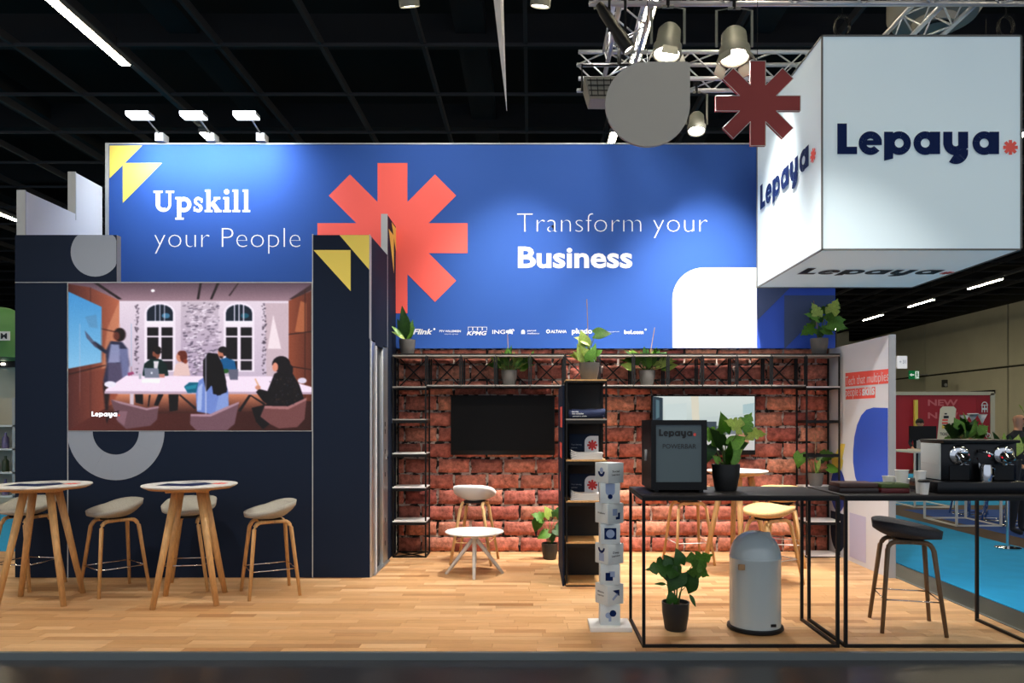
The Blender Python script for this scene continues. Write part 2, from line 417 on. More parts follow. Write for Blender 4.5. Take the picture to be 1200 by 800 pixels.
text('Business', pb, k2(607), k2(741), kz(313), .25, M_WPRINT, ban, off=.028)
def serif():
    s = []; h = .98; W_ = .27
    # U
    s += [rect(0, 1.25, .6, 1.4), rect(.14, .5, .44, 1.3), rect(.8, 1.25, 1.35, 1.4), rect(.98, .5, 1.16, 1.3)] + band(.65, .52, .51, .24, 180, 300, 14) + band(.65, .52, .51, .34, 298, 360, 8)
    # p
    s += [rect(1.42, .84, 1.7, .98), rect(1.54, -.45, 1.82, .98), rect(1.42, -.5, 1.98, -.36)] + band(1.98, .49, .5, .23, -125, 125, 20)
    # s
    s += band(2.92, .71, .28, .09, 20, 270, 14) + band(2.93, .26, .28, .08, -160, 90, 14) + [rect(3.08, .62, 3.2, .9), rect(2.62, .05, 2.74, .36)]
    # k
    s += [rect(3.36, 1.33, 3.6, 1.47), rect(3.46, 0, 3.73, 1.47), rect(3.34, 0, 3.86, .14), line2((3.66, .4), (4.15, .9), .17), line2((3.85, .58), (4.24, .05), .3), rect(3.93, .84, 4.36, .98), rect(3.98, 0, 4.46, .14)]
    # i
    s += [disc(4.78, 1.33, .17), rect(4.56, .84, 4.8, .98), rect(4.66, 0, 4.93, .98), rect(4.54, 0, 5.06, .14)]
    for x in (5.26, 5.92): s += [rect(x-.1, 1.33, x+.15, 1.47), rect(x, 0, x+.27, 1.47), rect(x-.12, 0, x+.4, .14)]
    return s
sc_ = (k2(293)-k2(180))/6.3
pr('lettering', xf(serif(), sc_, k2(180), kz(248.5)), pb, M_WPRINT, ban)
text('Flink', pb, k2(484), k2(507), kz(391.5), .065, M_WPRINT, ban, off=.03, shear=.3); pr('logo_mark', [disc(k2(509), kz(385.5), .012)], pb, M_WPRINT, ban)
text('PTV WILLEMSEN', pb, k2(515), k2(540), kz(389), .024, M_WPRINT, ban, off=.03); text('interim group', pb, k2(521), k2(537), kz(391.8), .014, M_WPRINT, ban)
text('KPMG', pb, k2(547), k2(570.5), kz(392.5), .048, M_WPRINT, ban, off=.03, shear=.25)
fr = []
for i in range(4):
    a = k2(548.5+i*5.6); fr += [rect(a, kz(387), a+.005, kz(383)), rect(a+.05, kz(387), a+.055, kz(383)), rect(a, kz(383.4), a+.055, kz(382.9))]
pr('logo_mark', fr, pb, M_WPRINT, ban)
text('ING', pb, k2(577), k2(592), kz(391), .048, M_WPRINT, ban, off=.012)
lion = [disc(k2(598), kz(388.3), .026, 16), disc(k2(594.5), kz(388.5), .018, 10), rect(k2(595), kz(391.5), k2(596), kz(388)), rect(k2(599.5), kz(391.5), k2(600.8), kz(388))] + band(k2(601), kz(387), .016, .008, -60, 200, 8)
pr('logo_mark', lion, pb, M_WPRINT, ban)
pr('logo_mark', [disc(k2(613), kz(388.5), .024, 6, a0=90, a1=450), rect(k2(610.8), kz(391.2), k2(615.2), kz(388.5))], pb, M_WPRINT, ban)
text('parcel', pb, k2(618), k2(628), kz(388), .018, M_WPRINT, ban, off=.02); text('intelligence', pb, k2(618), k2(632), kz(391.3), .018, M_WPRINT, ban, off=.02)
pr('logo_mark', band(k2(642.3), kz(388.2), .024, .012, -50, 290, 16), pb, M_WPRINT, ban)
text('ALTANA', pb, k2(645.5), k2(664), kz(390), .036, M_WPRINT, ban, off=.02)
text('pluxio', pb, k2(670), k2(694), kz(390.5), .06, M_WPRINT, ban, off=.03)
text('consulting partner', pb, k2(705), k2(726), kz(389), .013, M_WPRINT, ban)
text('bol.com', pb, k2(731.5), k2(754), kz(391), .045, M_WPRINT, ban, off=.04); pr('logo_mark', band(k2(756.5), kz(386), .012, .007, 0, 360, 10), pb, M_WPRINT, ban)

# arm lamps on the banner's top edge
for i, (x, lb) in enumerate(((-4.37, 'leftmost of three white arm lamps on top edge of the blue banner'), (-3.77, 'middle of three white arm lamps on top edge of the blue banner'), (-3.18, 'rightmost of three white arm lamps on top edge of the blue banner'))):
    t = thing('arm_lamp', lb, 'lamp', (x, YF, 4.85), 0, 'arm lamps on the banner')
    bx('clamp', -.05, .05, -.08, .07, 0, .1, M_GREYEDGE, t, .008)
    bm = NB(); tube(bm, ((0, -.03, .08), (0, -.42, .16)), .009, 8); obj('arm', bm, M_ALU, t, True)
    bx('head', -.13, .13, -.56, -.42, .11, .15, M_GREYEDGE, t, .01)
    bx('diffuser', -.125, .125, -.555, -.425, .1, .112, M_ARMGLOW, t)
    bx('glow_front', -.125, .125, -.566, -.56, .112, .145, M_ARMGLOW, t)
    l = bpy.data.lights.new('bulb', 'AREA'); l.shape = 'RECTANGLE'; l.size = .24; l.size_y = .12; l.energy = ARM_W; l.color = (.86, .93, 1); l.spread = math.radians(140)
    lo = bpy.data.objects.new('bulb', l); C.objects.link(lo); lo.parent = t; lo.location = (0, -.49, .09); lo.rotation_euler = (math.radians(38), 0, 0)

# ------------------------------------------------------------------ side walls of the booth
wl = struct(bx('wall_left_booth', -5.16, -5.08, 7.385, 8.2, 0, 3.87, M_WHITE)); bx('wall_panel', -5.16, -5.08, 8.2, 8.7, 0, 4.33, M_WHITE, wl)
for (a, h0) in ((7.383, 3.87), (8.198, 4.33)): bx('edge_profile', -5.165, -5.078, a-.012, a, 0 if a < 8 else 3.8, h0+.01, M_GREYEDGE, wl)
XS = -1.60
# navy closet: door side
ws = struct(bx('wall_right_closet', XS-.07, XS, 7.385, 8.2, 2.38, 3.41, M_NAVY))
bx('wall_panel', XS-.07, XS, 8.2, 8.72, 0, 3.86, M_NAVY, ws); bx('edge_profile', XS-.072, XS+.001, 8.192, 8.2, 3.0, 3.87, M_GREYEDGE, ws)
bx('edge_profile', XS-.07, XS+.002, 8.186, 8.2, 0, 3.4, M_GREYEDGE, ws)
ps = Plane((XS+.003, 0, 0), (0, 1, 0), (0, 0, 1))
pr('triangle_mark', [[(8.42, 3.84), (8.7, 3.84), (8.7, 3.56)], [(8.25, 3.72), (8.56, 3.72), (8.56, 3.28)]], ps, M_YEL, ws)
dr = struct(bx('door_1', XS-.05, XS-.03, 7.56, 7.9, .01, 2.34, mat('door_void', (20, 26, 36), .4)))  # dark slab stands in for the unlit opening between the jambs
bx('jamb', XS-.09, XS+.012, 7.335, 7.5, 0, 2.36, M_ALU, dr, .004); bx('door_leaf', XS-.06, XS+.02, 7.5, 7.545, .01, 2.33, M_WHITE, dr)
bx('jamb', XS-.09, XS+.006, 7.93, 8.185, 0, 2.36, M_ALU, dr, .004); bx('lintel', XS-.09, XS+.004, 7.5, 7.93, 2.34, 2.38, M_NAVY, dr)
bx('threshold', XS-.09, XS+.03, 7.4, 8.185, 0, .012, M_ALU, dr)
for zz in (.2, .45, .95, 1.2, 1.42, 1.5): bx('lock_slot', XS+.004, XS+.008, 8.02, 8.05, zz, zz+.05, M_BLKPL, dr)
bm = NB(); lathe(bm, [(0, 0), (.02, 0), (.02, .012), (0, .015)], 12, M=Matrix.Translation((XS+.006, 8.1, 1.15)) @ Matrix.Rotation(PI/2, 4, 'Y')); obj('lock_knob', bm, M_CHROME, dr, 'auto')
# navy front wall
YN = 7.3
wf = struct(bx('wall_front_closet', -5.13, XS, YN+.07, YN+.085, 0, 2.93, M_NAVY))
def npanel(x0, x1, z0, z1):
    bm = NB(); fs = box(bm, x0, x1, YN, YN+.075, z0, z1); fs[2].material_index = 1
    for i in (0, 1, 3, 4, 5): fs[i].material_index = 0
    return obj('wall_panel', bm, [M_GREYEDGE, M_NAVY], wf)
npanel(-5.13, -4.61, .005, 2.935); npanel(-4.6, -2.175, .005, 1.458); npanel(-5.13, -4.118, 2.942, 3.41); npanel(-2.165, XS, .005, 3.41)
bm = NB()
for (a, b, c, d) in ((-4.61, -4.6, 0, 1.46), (-2.175, -2.165, 0, 3.42), (XS-.006, XS+.002, 2.38, 3.415)): box(bm, a, b, YN-.002, YN+.01, c, d)
box(bm, -5.13, -4.118, YN-.002, YN+.01, 2.935, 2.942); obj('joint_profile', bm, M_GREYEDGE, wf)
pn = front(YN-.003)
pr('ring_mark', band(-4.126, 1.456, .484, .23, 180, 360, 30), pn, M_GPRINT, wf)
circ = [(min(x, -4.12), min(z, 3.408)) for x, z in disc(-4.33, 3.24, .245, 40)]
pr('circle_mark', [circ], pn, M_GPRINT, wf)
def n2(px): return (px-VX)*YN/F
def nz(py): return CAMH+(VY-py)*YN/F
pr('triangle_mark', [[(n2(398), 3.408), (XS-.006, 3.408), (XS-.006, nz(316))], [(n2(367.5), nz(293)), (n2(411), nz(293)), (n2(411), nz(341))]], pn, M_YEL, wf)
# ceiling-less closet back
# ------------------------------------------------------------------ LED screen, its picture painted as colours on a fine grid
def paint(Wd, Hd, ops, ss=2):
    W2, H2 = Wd*ss, Hd*ss; img = np.zeros((H2, W2, 3))
    for op in ops:
        k = op[0]
        if k == 'bg': img[:] = op[1]; continue
        if k == 'blur':
            n = op[1]*ss; x0, y0, x1, y1 = [int(v*ss) for v in op[2]]; sub = img[y0:y1, x0:x1].copy(); acc = sub.copy()
            for s_ in range(1, n): acc += np.roll(sub, s_ - n//2, axis=1)
            img[y0:y1, x0:x1] = acc/n; continue
        pts = np.array(op[1], float)*ss; col = np.array(op[2], float); a = op[3] if len(op) > 3 else 1.0
        x0, y0 = np.maximum(np.floor(pts.min(0)).astype(int), 0); x1, y1 = np.minimum(np.ceil(pts.max(0)).astype(int)+1, (W2, H2))
        if x1 <= x0 or y1 <= y0: continue
        X, Y = np.meshgrid(np.arange(x0, x1)+.5, np.arange(y0, y1)+.5); ins = np.zeros(X.shape, bool)
        n = len(pts)
        for i in range(n):
            xa, ya = pts[i]; xb, yb = pts[(i+1) % n]
            if ya == yb: continue
            c = ((ya > Y) != (yb > Y)) & (X < (xb-xa)*(Y-ya)/(yb-ya)+xa); ins ^= c
        reg = img[y0:y1, x0:x1]
        if k == 'grad':   # vertical gradient to op[4]
            t = ((Y-y0)/max(1, y1-y0))[..., None]; cc = col*(1-t)+np.array(op[4], float)*t
            reg[ins] = reg[ins]*(1-a)+cc[ins]*a
        elif k == 'hgrad':
            t = ((X-x0)/max(1, x1-x0))[..., None]; cc = col*(1-t)+np.array(op[4], float)*t
            reg[ins] = reg[ins]*(1-a)+cc[ins]*a
        else: reg[ins] = reg[ins]*(1-a)+col*a
    return img.reshape(Hd, ss, Wd, ss, 3).mean((1, 3))/255
def picture(name, img, x0, x1, z0, z1, y, parent, strength):
    Hd, Wd, _ = img.shape
    X, Z = np.meshgrid(np.linspace(x0, x1, Wd), np.linspace(z1, z0, Hd))
    co = np.stack([X, np.full_like(X, y), Z], -1).reshape(-1, 3)
    i = np.arange((Hd-1)*Wd).reshape(Hd-1, Wd)[:, :-1].ravel()
    fc = np.stack([i, i+Wd, i+Wd+1, i+1], 1)
    me = bpy.data.meshes.new(name); me.vertices.add(len(co)); me.vertices.foreach_set('co', co.ravel())
    me.loops.add(len(fc)*4); me.loops.foreach_set('vertex_index', fc.ravel()); me.polygons.add(len(fc)); me.polygons.foreach_set('loop_start', np.arange(len(fc))*4)
    me.update(calc_edges=True)
    li = np.where(img <= .04045, img/12.92, ((img+.055)/1.055)**2.4)
    at = me.color_attributes.new('Col', 'FLOAT_COLOR', 'POINT')
    at.data.foreach_set('color', np.concatenate([li, np.ones((Hd, Wd, 1))], -1).reshape(-1).astype(np.float32))
    m = bpy.data.materials.new(name+'_glow'); m.use_nodes = True; nt = m.node_tree; b = nt.nodes['Principled BSDF']
    a = nt.nodes.new('ShaderNodeAttribute'); a.attribute_name = 'Col'
    b.inputs['Base Color'].default_value = (.01, .01, .01, 1); b.inputs['Roughness'].default_value = .5; b.inputs['Specular IOR Level'].default_value = .2
    nt.links.new(a.outputs['Color'], b.inputs['Emission Color']); b.inputs['Emission Strength'].default_value = strength
    return link(name, me, parent, m)
def pc(*pts): return [((x-75)*.4, (y-40)*.4) for x, y in pts]
def R(x0, y0, x1, y1): return pc((x0, y0), (x1, y0), (x1, y1), (x0, y1))
def EL(cx, cy, rx, ry, n=18): return pc(*[(cx+rx*math.cos(2*PI*i/n), cy+ry*math.sin(2*PI*i/n)) for i in range(n)])
ops = [('bg', (196, 176, 186)),
 ('grad', R(75, 40, 1145, 125), (112, 92, 104), 1, (176, 150, 160)),
 ('p', pc((185, 40), (205, 40), (312, 112), (295, 112)), (50, 38, 42)), ('p', pc((652, 40), (662, 40), (650, 112), (640, 112)), (50, 38, 44)), ('p', pc((728, 40), (740, 40), (708, 112), (698, 112)), (50, 38, 44)), ('p', pc((820, 40), (826, 40), (786, 98), (778, 98)), (70, 54, 60)),
 ('p', pc((1145, 45), (1145, 70), (1070, 112), (1045, 112)), (84, 62, 66)), ('p', EL(447, 75, 9, 6), (255, 250, 255)),
 ('grad', R(290, 120, 1050, 455), (226, 214, 224), 1, (204, 190, 206)),
 ('grad', R(570, 122, 735, 450), (206, 194, 204), 1, (188, 172, 194)),
 ('hgrad', pc((75, 45), (170, 60), (300, 118), (300, 420), (75, 470)), (96, 54, 50), 1, (190, 122, 96)),
 ('p', pc((298, 122), (300, 420), (222, 420), (248, 240)), (222, 170, 140), .5),
 ('hgrad', pc((1145, 75), (1145, 600), (1042, 560), (1042, 120)), (160, 96, 72), 1, (110, 62, 48)),
 ('p', pc((1095, 120), (1120, 130), (1120, 260), (1070, 255)), (214, 146, 104), .6),
 ('p', pc((1042, 265), (1145, 252), (1145, 256), (1042, 269)), (60, 34, 30)), ('p', pc((1042, 404), (1145, 420), (1145, 424), (1042, 408)), (60, 34, 30)), ('p', R(1112, 70, 1116, 600), (80, 46, 38)),
 ('hgrad', pc((75, 455), (300, 400), (300, 560), (90, 688), (75, 688)), (100, 58, 56), 1, (172, 104, 82)),
 ('p', pc((75, 440), (240, 400), (240, 404), (75, 446)), (70, 42, 40)), ('p', R(172, 60, 175, 640), (84, 50, 46)), ('p', pc((222, 240), (300, 258), (300, 262), (222, 244)), (84, 50, 46)),
 ('hgrad', pc((290, 560), (1145, 560), (1145, 690), (75, 690)), (112, 62, 56), 1, (72, 38, 36)),
 ('grad', pc((300, 520), (1060, 520), (1110, 600), (240, 620)), (226, 160, 128), 1, (70, 38, 36)),
 ('p', pc((940, 130), (1040, 130), (1040, 450), (945, 450)), (206, 188, 196)), ('p', pc((975, 180), (1010, 330), (950, 330)), (248, 236, 240), .7)]
rs = random.Random(3)
for _ in range(330):
    x, y = rs.uniform(575, 732), rs.uniform(126, 445); l = rs.uniform(8, 22); c = rs.choice([(120, 108, 124), (150, 136, 150), (242, 234, 244), (238, 226, 238), (104, 94, 112)])
    ops.append(('p', pc((x, y), (x+l, y-3), (x+l-2, y+3), (x+1, y+4)), c, .75))
for xx in (372, 930):
    for _ in range(70):
        x, y = rs.uniform(xx-8, xx+8), rs.uniform(130, 440); c = rs.choice([(90, 78, 92), (70, 60, 76), (160, 146, 160)])
        ops.append(('p', pc((x, y), (x+rs.uniform(6, 12), y-2), (x+5, y+6)), c, .8))
for cx in (478, 825):
    ops += [('p', R(cx-68, 170, cx+68, 430), (236, 226, 236)), ('p', EL(cx, 172, 68, 46), (236, 226, 236)), ('p', EL(cx, 172, 57, 36), (26, 44, 64)), ('p', R(cx-57, 172, cx+57, 208), (26, 44, 64)), ('p', EL(cx+26, 185, 18, 12), (90, 140, 170) if cx < 600 else (40, 110, 130)),
            ('p', R(cx-60, 208, cx+60, 222), (240, 230, 240))]
    for a in (-20, 0, 20): ops.append(('p', R(cx+a-2, 136, cx+a+2, 208), (228, 220, 232)))
    for sx in (-1, 1):
        a, b = (cx-56, cx-7) if sx < 0 else (cx+7, cx+56)
        ops += [('p', R(a, 236, b, 404), (30, 24, 34)), ('p', R(a, 272, b, 280), (232, 222, 232)), ('p', R(a, 376, b, 384), (232, 222, 232)), ('p', R(a, 384, b, 424), (40, 34, 46))]
ops += [('grad', pc((75, 78), (222, 146), (222, 390), (75, 418)), (88, 158, 206), 1, (150, 196, 224)), ('p', pc((150, 190), (200, 180), (206, 240), (170, 236)), (110, 150, 180), .5),
 # presenter
 ('p', pc((190, 296), (222, 318), (250, 345), (240, 352), (205, 328), (182, 306)), (52, 54, 74)),
 ('p', pc((262, 296), (312, 300), (336, 330), (344, 400), (330, 470), (300, 478), (250, 480), (236, 490), (230, 470), (244, 400), (240, 340)), (66, 66, 92)),
 ('grad', pc((262, 310), (300, 312), (304, 390), (250, 392)), (150, 156, 186), 1, (160, 160, 190)), ('p', pc((250, 392), (306, 392), (326, 476), (250, 478)), (104, 96, 122)),
 ('p', pc((300, 330), (338, 330), (344, 470), (316, 476)), (146, 150, 186), .8), ('p', pc((228, 480), (262, 480), (250, 600), (238, 600)), (56, 40, 44)),
 ('p', EL(302, 268, 26, 30), (44, 26, 30)), ('p', EL(288, 274, 14, 19), (120, 70, 60)), ('blur', 5, (20, 72, 112, 225)),
 ('p', pc((148, 250), (165, 268), (206, 318), (196, 326), (156, 282)), (96, 90, 110), .7),
 # seated man left
 ('p', pc((402, 440), (410, 395), (440, 374), (482, 376), (508, 400), (516, 448), (402, 452)), (18, 52, 52)), ('p', pc((450, 384), (474, 384), (468, 416), (452, 416)), (220, 214, 220)),
 ('p', EL(462, 352, 17, 24), (150, 96, 78)), ('p', EL(464, 332, 20, 13), (34, 24, 28)), ('p', EL(470, 344, 14, 10), (34, 24, 28)), ('p', pc((444, 362), (460, 366), (464, 376), (450, 374)), (40, 26, 28)),
 ('p', pc((546, 400), (560, 390), (600, 392), (612, 448), (536, 450)), (226, 200, 196)), ('p', EL(566, 366, 16, 22), (206, 150, 130)), ('p', EL(582, 364, 16, 26), (120, 62, 48)), ('p', EL(574, 350, 18, 12), (120, 62, 48)), ('p', EL(590, 385, 9, 10), (150, 80, 60)),
 ('p', pc((740, 378), (770, 368), (806, 384), (814, 420), (742, 424)), (28, 110, 156)), ('p', EL(748, 348, 16, 22), (196, 138, 116)), ('p', EL(754, 334, 20, 14), (34, 26, 34)), ('p', EL(764, 348, 9, 14), (34, 26, 34)), ('p', pc((738, 362), (756, 364), (752, 374), (742, 372)), (70, 46, 46)),
 # table
 ('p', pc((330, 448), (985, 452), (1145, 498), (1145, 528), (235, 524), (240, 508)), (238, 222, 236)), ('p', pc((235, 516), (1145, 520), (1145, 530), (235, 528)), (196, 176, 192)),
 ('p', R(346, 528, 364, 575), (210, 196, 206)), ('p', pc((368, 530), (404, 530), (404, 574), (372, 566)), (30, 26, 34)), ('p', pc((470, 530), (494, 530), (470, 580), (452, 578)), (30, 26, 34)), ('p', pc((516, 530), (560, 530), (556, 600), (520, 606)), (34, 28, 34)),
 ('p', pc((560, 532), (568, 530), (640, 590), (630, 596)), (60, 48, 52)), ('p', pc((868, 532), (880, 532), (832, 606), (820, 602)), (36, 30, 36)), ('p', pc((868, 532), (876, 532), (940, 570), (936, 578)), (36, 30, 36)), ('p', pc((430, 532), (438, 532), (430, 584), (424, 584)), (50, 40, 44)),
 ('p', pc((408, 414), (472, 416), (476, 458), (412, 458)), (140, 144, 160)), ('p', EL(442, 436, 4, 5), (230, 230, 240)), ('p', pc((474, 440), (500, 440), (498, 456), (476, 456)), (196, 140, 130)),
 ('p', pc((774, 420), (822, 420), (820, 466), (786, 466)), (120, 120, 138)), ('p', EL(766, 428, 14, 10), (60, 110, 60)), ('p', R(386, 440, 396, 462), (180, 180, 190)), ('p', pc((336, 436), (360, 430), (366, 440), (340, 450)), (170, 90, 130)),
 ('p', pc((404, 462), (480, 462), (476, 480), (396, 478)), (250, 240, 250)), ('p', pc((584, 496), (606, 478), (648, 478), (640, 522), (600, 524)), (26, 116, 142)), ('p', pc((590, 496), (640, 486), (636, 504), (592, 510)), (50, 148, 170)),
 ('p', EL(1102, 470, 20, 13), (220, 212, 226)), ('p', EL(260, 486, 26, 14), (230, 226, 240)),
 # woman right
 ('p', pc((980, 440), (1010, 424), (1056, 432), (1090, 490), (1112, 556), (1060, 592), (960, 580), (930, 560), (900, 520), (912, 506), (950, 516)), (28, 22, 30)), ('p', pc((880, 590), (960, 570), (1000, 600), (960, 660), (930, 684), (900, 650)), (26, 20, 28)),
 ('p', EL(1010, 398, 40, 36), (32, 24, 34)), ('p', pc((1020, 370), (1062, 410), (1060, 444), (1010, 436)), (32, 24, 34)), ('p', EL(984, 410, 13, 20), (222, 160, 140)), ('p', EL(908, 500, 12, 10), (212, 160, 140)), ('p', pc((893, 462), (898, 460), (914, 492), (908, 494)), (220, 180, 150)),
 # woman front
 ('p', pc((648, 470), (680, 450), (760, 452), (778, 520), (780, 580), (700, 616), (640, 606), (636, 530)), (132, 152, 206)), ('p', pc((645, 500), (665, 480), (660, 600), (640, 600)), (176, 190, 226)), ('p', pc((740, 520), (778, 530), (778, 590), (720, 610)), (150, 168, 214)),
 ('p', pc((668, 380), (690, 348), (730, 352), (752, 400), (768, 470), (772, 520), (730, 536), (704, 490), (680, 520), (668, 450)), (20, 16, 26)), ('p', pc((700, 440), (756, 440), (774, 510), (742, 534), (712, 528)), (22, 18, 28)), ('p', R(676, 352, 682, 688), (226, 224, 236), .55),
 # chairs
 ('p', pc((262, 552), (320, 566), (420, 590), (472, 582), (466, 640), (436, 668), (330, 682), (292, 650)), (126, 96, 104)), ('p', pc((262, 552), (300, 560), (420, 590), (472, 582), (472, 590), (420, 600), (300, 570)), (176, 146, 156)),
 ('p', pc((612, 622), (700, 618), (780, 584), (826, 562), (806, 660), (770, 690), (640, 690), (610, 660)), (132, 102, 112)), ('p', pc((612, 616), (700, 616), (780, 580), (826, 562), (824, 572), (780, 592), (700, 628), (612, 626)), (182, 152, 164)),
 ('p', pc((918, 628), (936, 584), (1040, 586), (1122, 546), (1112, 640), (1080, 674), (1000, 680), (960, 660)), (134, 92, 92)), ('p', pc((936, 580), (1040, 582), (1122, 544), (1120, 556), (1040, 596), (936, 592)), (176, 132, 132)),
 ('p', pc((300, 604), (336, 604), (322, 668), (286, 640)), (150, 118, 128)), ('p', pc((240, 640), (250, 620), (300, 600), (296, 610), (256, 628), (246, 660)), (60, 40, 44))]
for _ in range(60):
    x, y = rs.uniform(960, 1085), rs.uniform(450, 575); ops.append(('p', EL(x, y, rs.uniform(2, 5), rs.uniform(2, 4), 6), rs.choice([(90, 80, 96), (120, 96, 70), (70, 90, 110)]), .6))
led = thing('led_screen', 'large lit LED screen showing a meeting room photo, set in the navy wall', 'screen', (0, YN, 1.464))
bx('cabinet', -4.6, -2.176, 0, .06, 0, 1.47, M_BLKPL, led)
img = paint(428, 260, ops)
for ax in (0, 1): img = .5*img+.25*np.roll(img, 1, ax)+.25*np.roll(img, -1, ax)
img = np.clip(np.clip(img, 0, 1)**1.35*1.12-.01+np.random.RandomState(1).normal(0, .012, img.shape[:2])[..., None], 0, 1)
picture('display', img, -4.598, -2.178, .002, 1.468, -.004, led, .95)
px_, pz_ = -4.598, 1.468; k_ = 2.42/1070
write_wordmark(front(-.007), px_+(178-75)*k_, pz_-(626-40)*k_, 15.5*k_, led, mat('display_white', (250, 250, 255), .5, emit=.95))
bm = NB(); box(bm, -4.606, -2.17, -.008, .0, 1.468, 1.478); box(bm, -4.606, -4.6, -.008, 0, 0, 1.47); box(bm, -2.178, -2.17, -.008, 0, 0, 1.47); box(bm, -4.606, -2.17, -.008, 0, -.006, 0); obj('bezel', bm, M_GREYEDGE, led)

# ------------------------------------------------------------------ white wall on the right
ww = struct(bx('wall_right_booth', 3.56, 3.62, 7.3, 8.76, 0, 2.415, M_WHITE))
bx('edge_profile', 3.556, 3.624, 7.285, 7.3, 0, 2.42, mat('grey_wall_end', (150, 153, 158), .55), ww)
pw = Plane((3.557, 0, 0), (0, -1, 0), (0, 0, 1))
def w2(px): return -3.56*F/(px-VX)
def wz(px, py): return CAMH+(VY-py)*3.56/(px-VX)
def wq(pts): return [(w2(a), wz(a, b)) for a, b in pts]
pr('caption_bar', [wq([(991, 437), (1042, 432), (1042, 449), (991, 453)]), wq([(991, 456), (1026, 453), (1026, 466), (991, 468)])], pw, M_CORAL, ww)
pw2 = Plane((3.554, 0, 0), (0, -1, 0), (0, 0, 1))
z1 = wz(1041, 446); text('Tech that multiplies', pw2, w2(991.5), w2(1041.8), z1, .105, M_WPRINT, ww, off=-.008)
z2 = wz(1026, 462); text("people's", pw2, w2(991.5), w2(1009.5), z2, .105, M_WPRINT, ww, off=-.008); text('skills', pw2, w2(1011), w2(1025.5), z2, .105, M_WPRINT, ww, off=.03)
bl = [(-7.31, 1.69), (-7.62, 1.70), (-7.78, 1.68), (-7.9, 1.62), (-8.0, 1.52), (-8.07, 1.38), (-8.1, 1.22), (-8.1, 1.1), (-8.05, .95), (-7.95, .84), (-7.8, .77), (-7.6, .74), (-7.31, .78)]
pr('blue_mark', [bl], pw, M_BLUE2, ww)
pr('oval_mark', [disc(-8.5, .76, .26, 28, .8, .98)], pw, mat('royal_print', (38, 66, 158), .6), ww)
pr('rounded_mark', [disc(-8.5, .28, .26, 28, .8, .9), rect(-8.7, .3, -8.3, .5)], pw, M_NAVY, ww)
pr('yellow_mark', [disc(-8.52, 1.12, .16, 20, a0=180, a1=360), [(-8.66, 1.1), (-8.4, 1.1), (-8.3, 1.3), (-8.42, 1.3)]], pw, M_YEL, ww)
pr('lilac_mark', [rect(-8.19, .05, -7.79, .54)], pw, mat('lilac_print', (196, 196, 226), .6), ww)
sg = thing('number_sign', 'small white number plate sticking out from the white side wall', 'sign', (3.63, 7.28, 2.08))
bx('plate', 0, .1, -.01, .01, 0, .125, M_WPRINT, sg); text('+ 31', front(-.012), .02, .085, .05, .035, M_GPRINT, sg, off=.02)

# ------------------------------------------------------------------ steel rack of cube frames
Q = .388; PT = .3935; X0 = -1.58; YR = 8.37; RD = .33
def cube_frame(parent, x, z, brace=True, back=True, yf=0, d=RD, w_=Q, h_=Q, t=.017):
    bm = NB()
    for a in (x, x+w_-t):
        for b in (yf, yf+d-t): box(bm, a, a+t, b, b+t, z, z+h_)
        for c in (z, z+h_-t): box(bm, a, a+t, yf+t, yf+d-t, c, c+t)
    for b in (yf, yf+d-t):
        for c in (z, z+h_-t): box(bm, x+t, x+w_-t, b, b+t, c, c+t)
    o = obj('cube_frame', bm, M_BLACK, parent)
    if brace:
        bm = NB(); bar(bm, (x+t, yf+d-.01, z+t), (x+w_-t, yf+d-.01, z+h_-t), .014); bar(bm, (x+w_-t, yf+d-.005, z+t), (x+t, yf+d-.005, z+h_-t), .014)
        obj('brace', bm, M_BLACK, o)
    return o
def shelf(parent, x, z, m, w_=Q, d=RD, yf=0, t=.014):
    z += .017 if z % Q < .01 else 0
    bx('shelf_board', x+.002, x+w_-.002, yf-.002, yf+d-.005, z, z+t, m, parent)
M_SHELF = mat('white_shelf', (228, 224, 222), .5); M_SHELFG = mat('grey_shelf', (150, 144, 138), .6)
ra = thing('steel_rack', 'tall black cube-frame rack with white shelves left of the brick wall', 'rack', (0, YR, 0))
for k in range(6): cube_frame(ra, X0, k*Q, brace=(k == 5))
for k in (1, 2, 3): shelf(ra, X0, k*Q, M_SHELF)
for k in (4, 5): shelf(ra, X0, k*Q, M_SHELFG)
shelf(ra, X0, 6*Q-.031, M_SHELFG)
bm = NB(); bar(bm, (X0+.01, .01, .01), (X0+Q-.01, RD-.01, .01), .01); bar(bm, (X0+Q-.01, .01, .01), (X0+.01, RD-.01, .01), .01); obj('brace', bm, M_BLACK, ra)
rb = thing('steel_rack_bridge', 'long row of black cube frames with X braces running over the brick wall', 'rack', (0, YR, 5*Q))
for k in range(1, 12):
    cube_frame(rb, X0+PT*k, 0); shelf(rb, X0+PT*k, 0, M_SHELFG); 
    if k != 5: shelf(rb, X0+PT*k, Q-.031, M_SHELFG)
rc = thing('steel_rack', 'tall black cube-frame rack with shelves at the right end of the brick wall', 'rack', (0, YR, 0))
xr = X0+PT*12
for k in range(6): cube_frame(rc, xr, k*Q, brace=False)
for k in (0, 1, 2, 5): shelf(rc, xr, k*Q+(.014 if k == 0 else 0), M_SHELF)
shelf(rc, xr, 6*Q-.031, M_SHELFG)

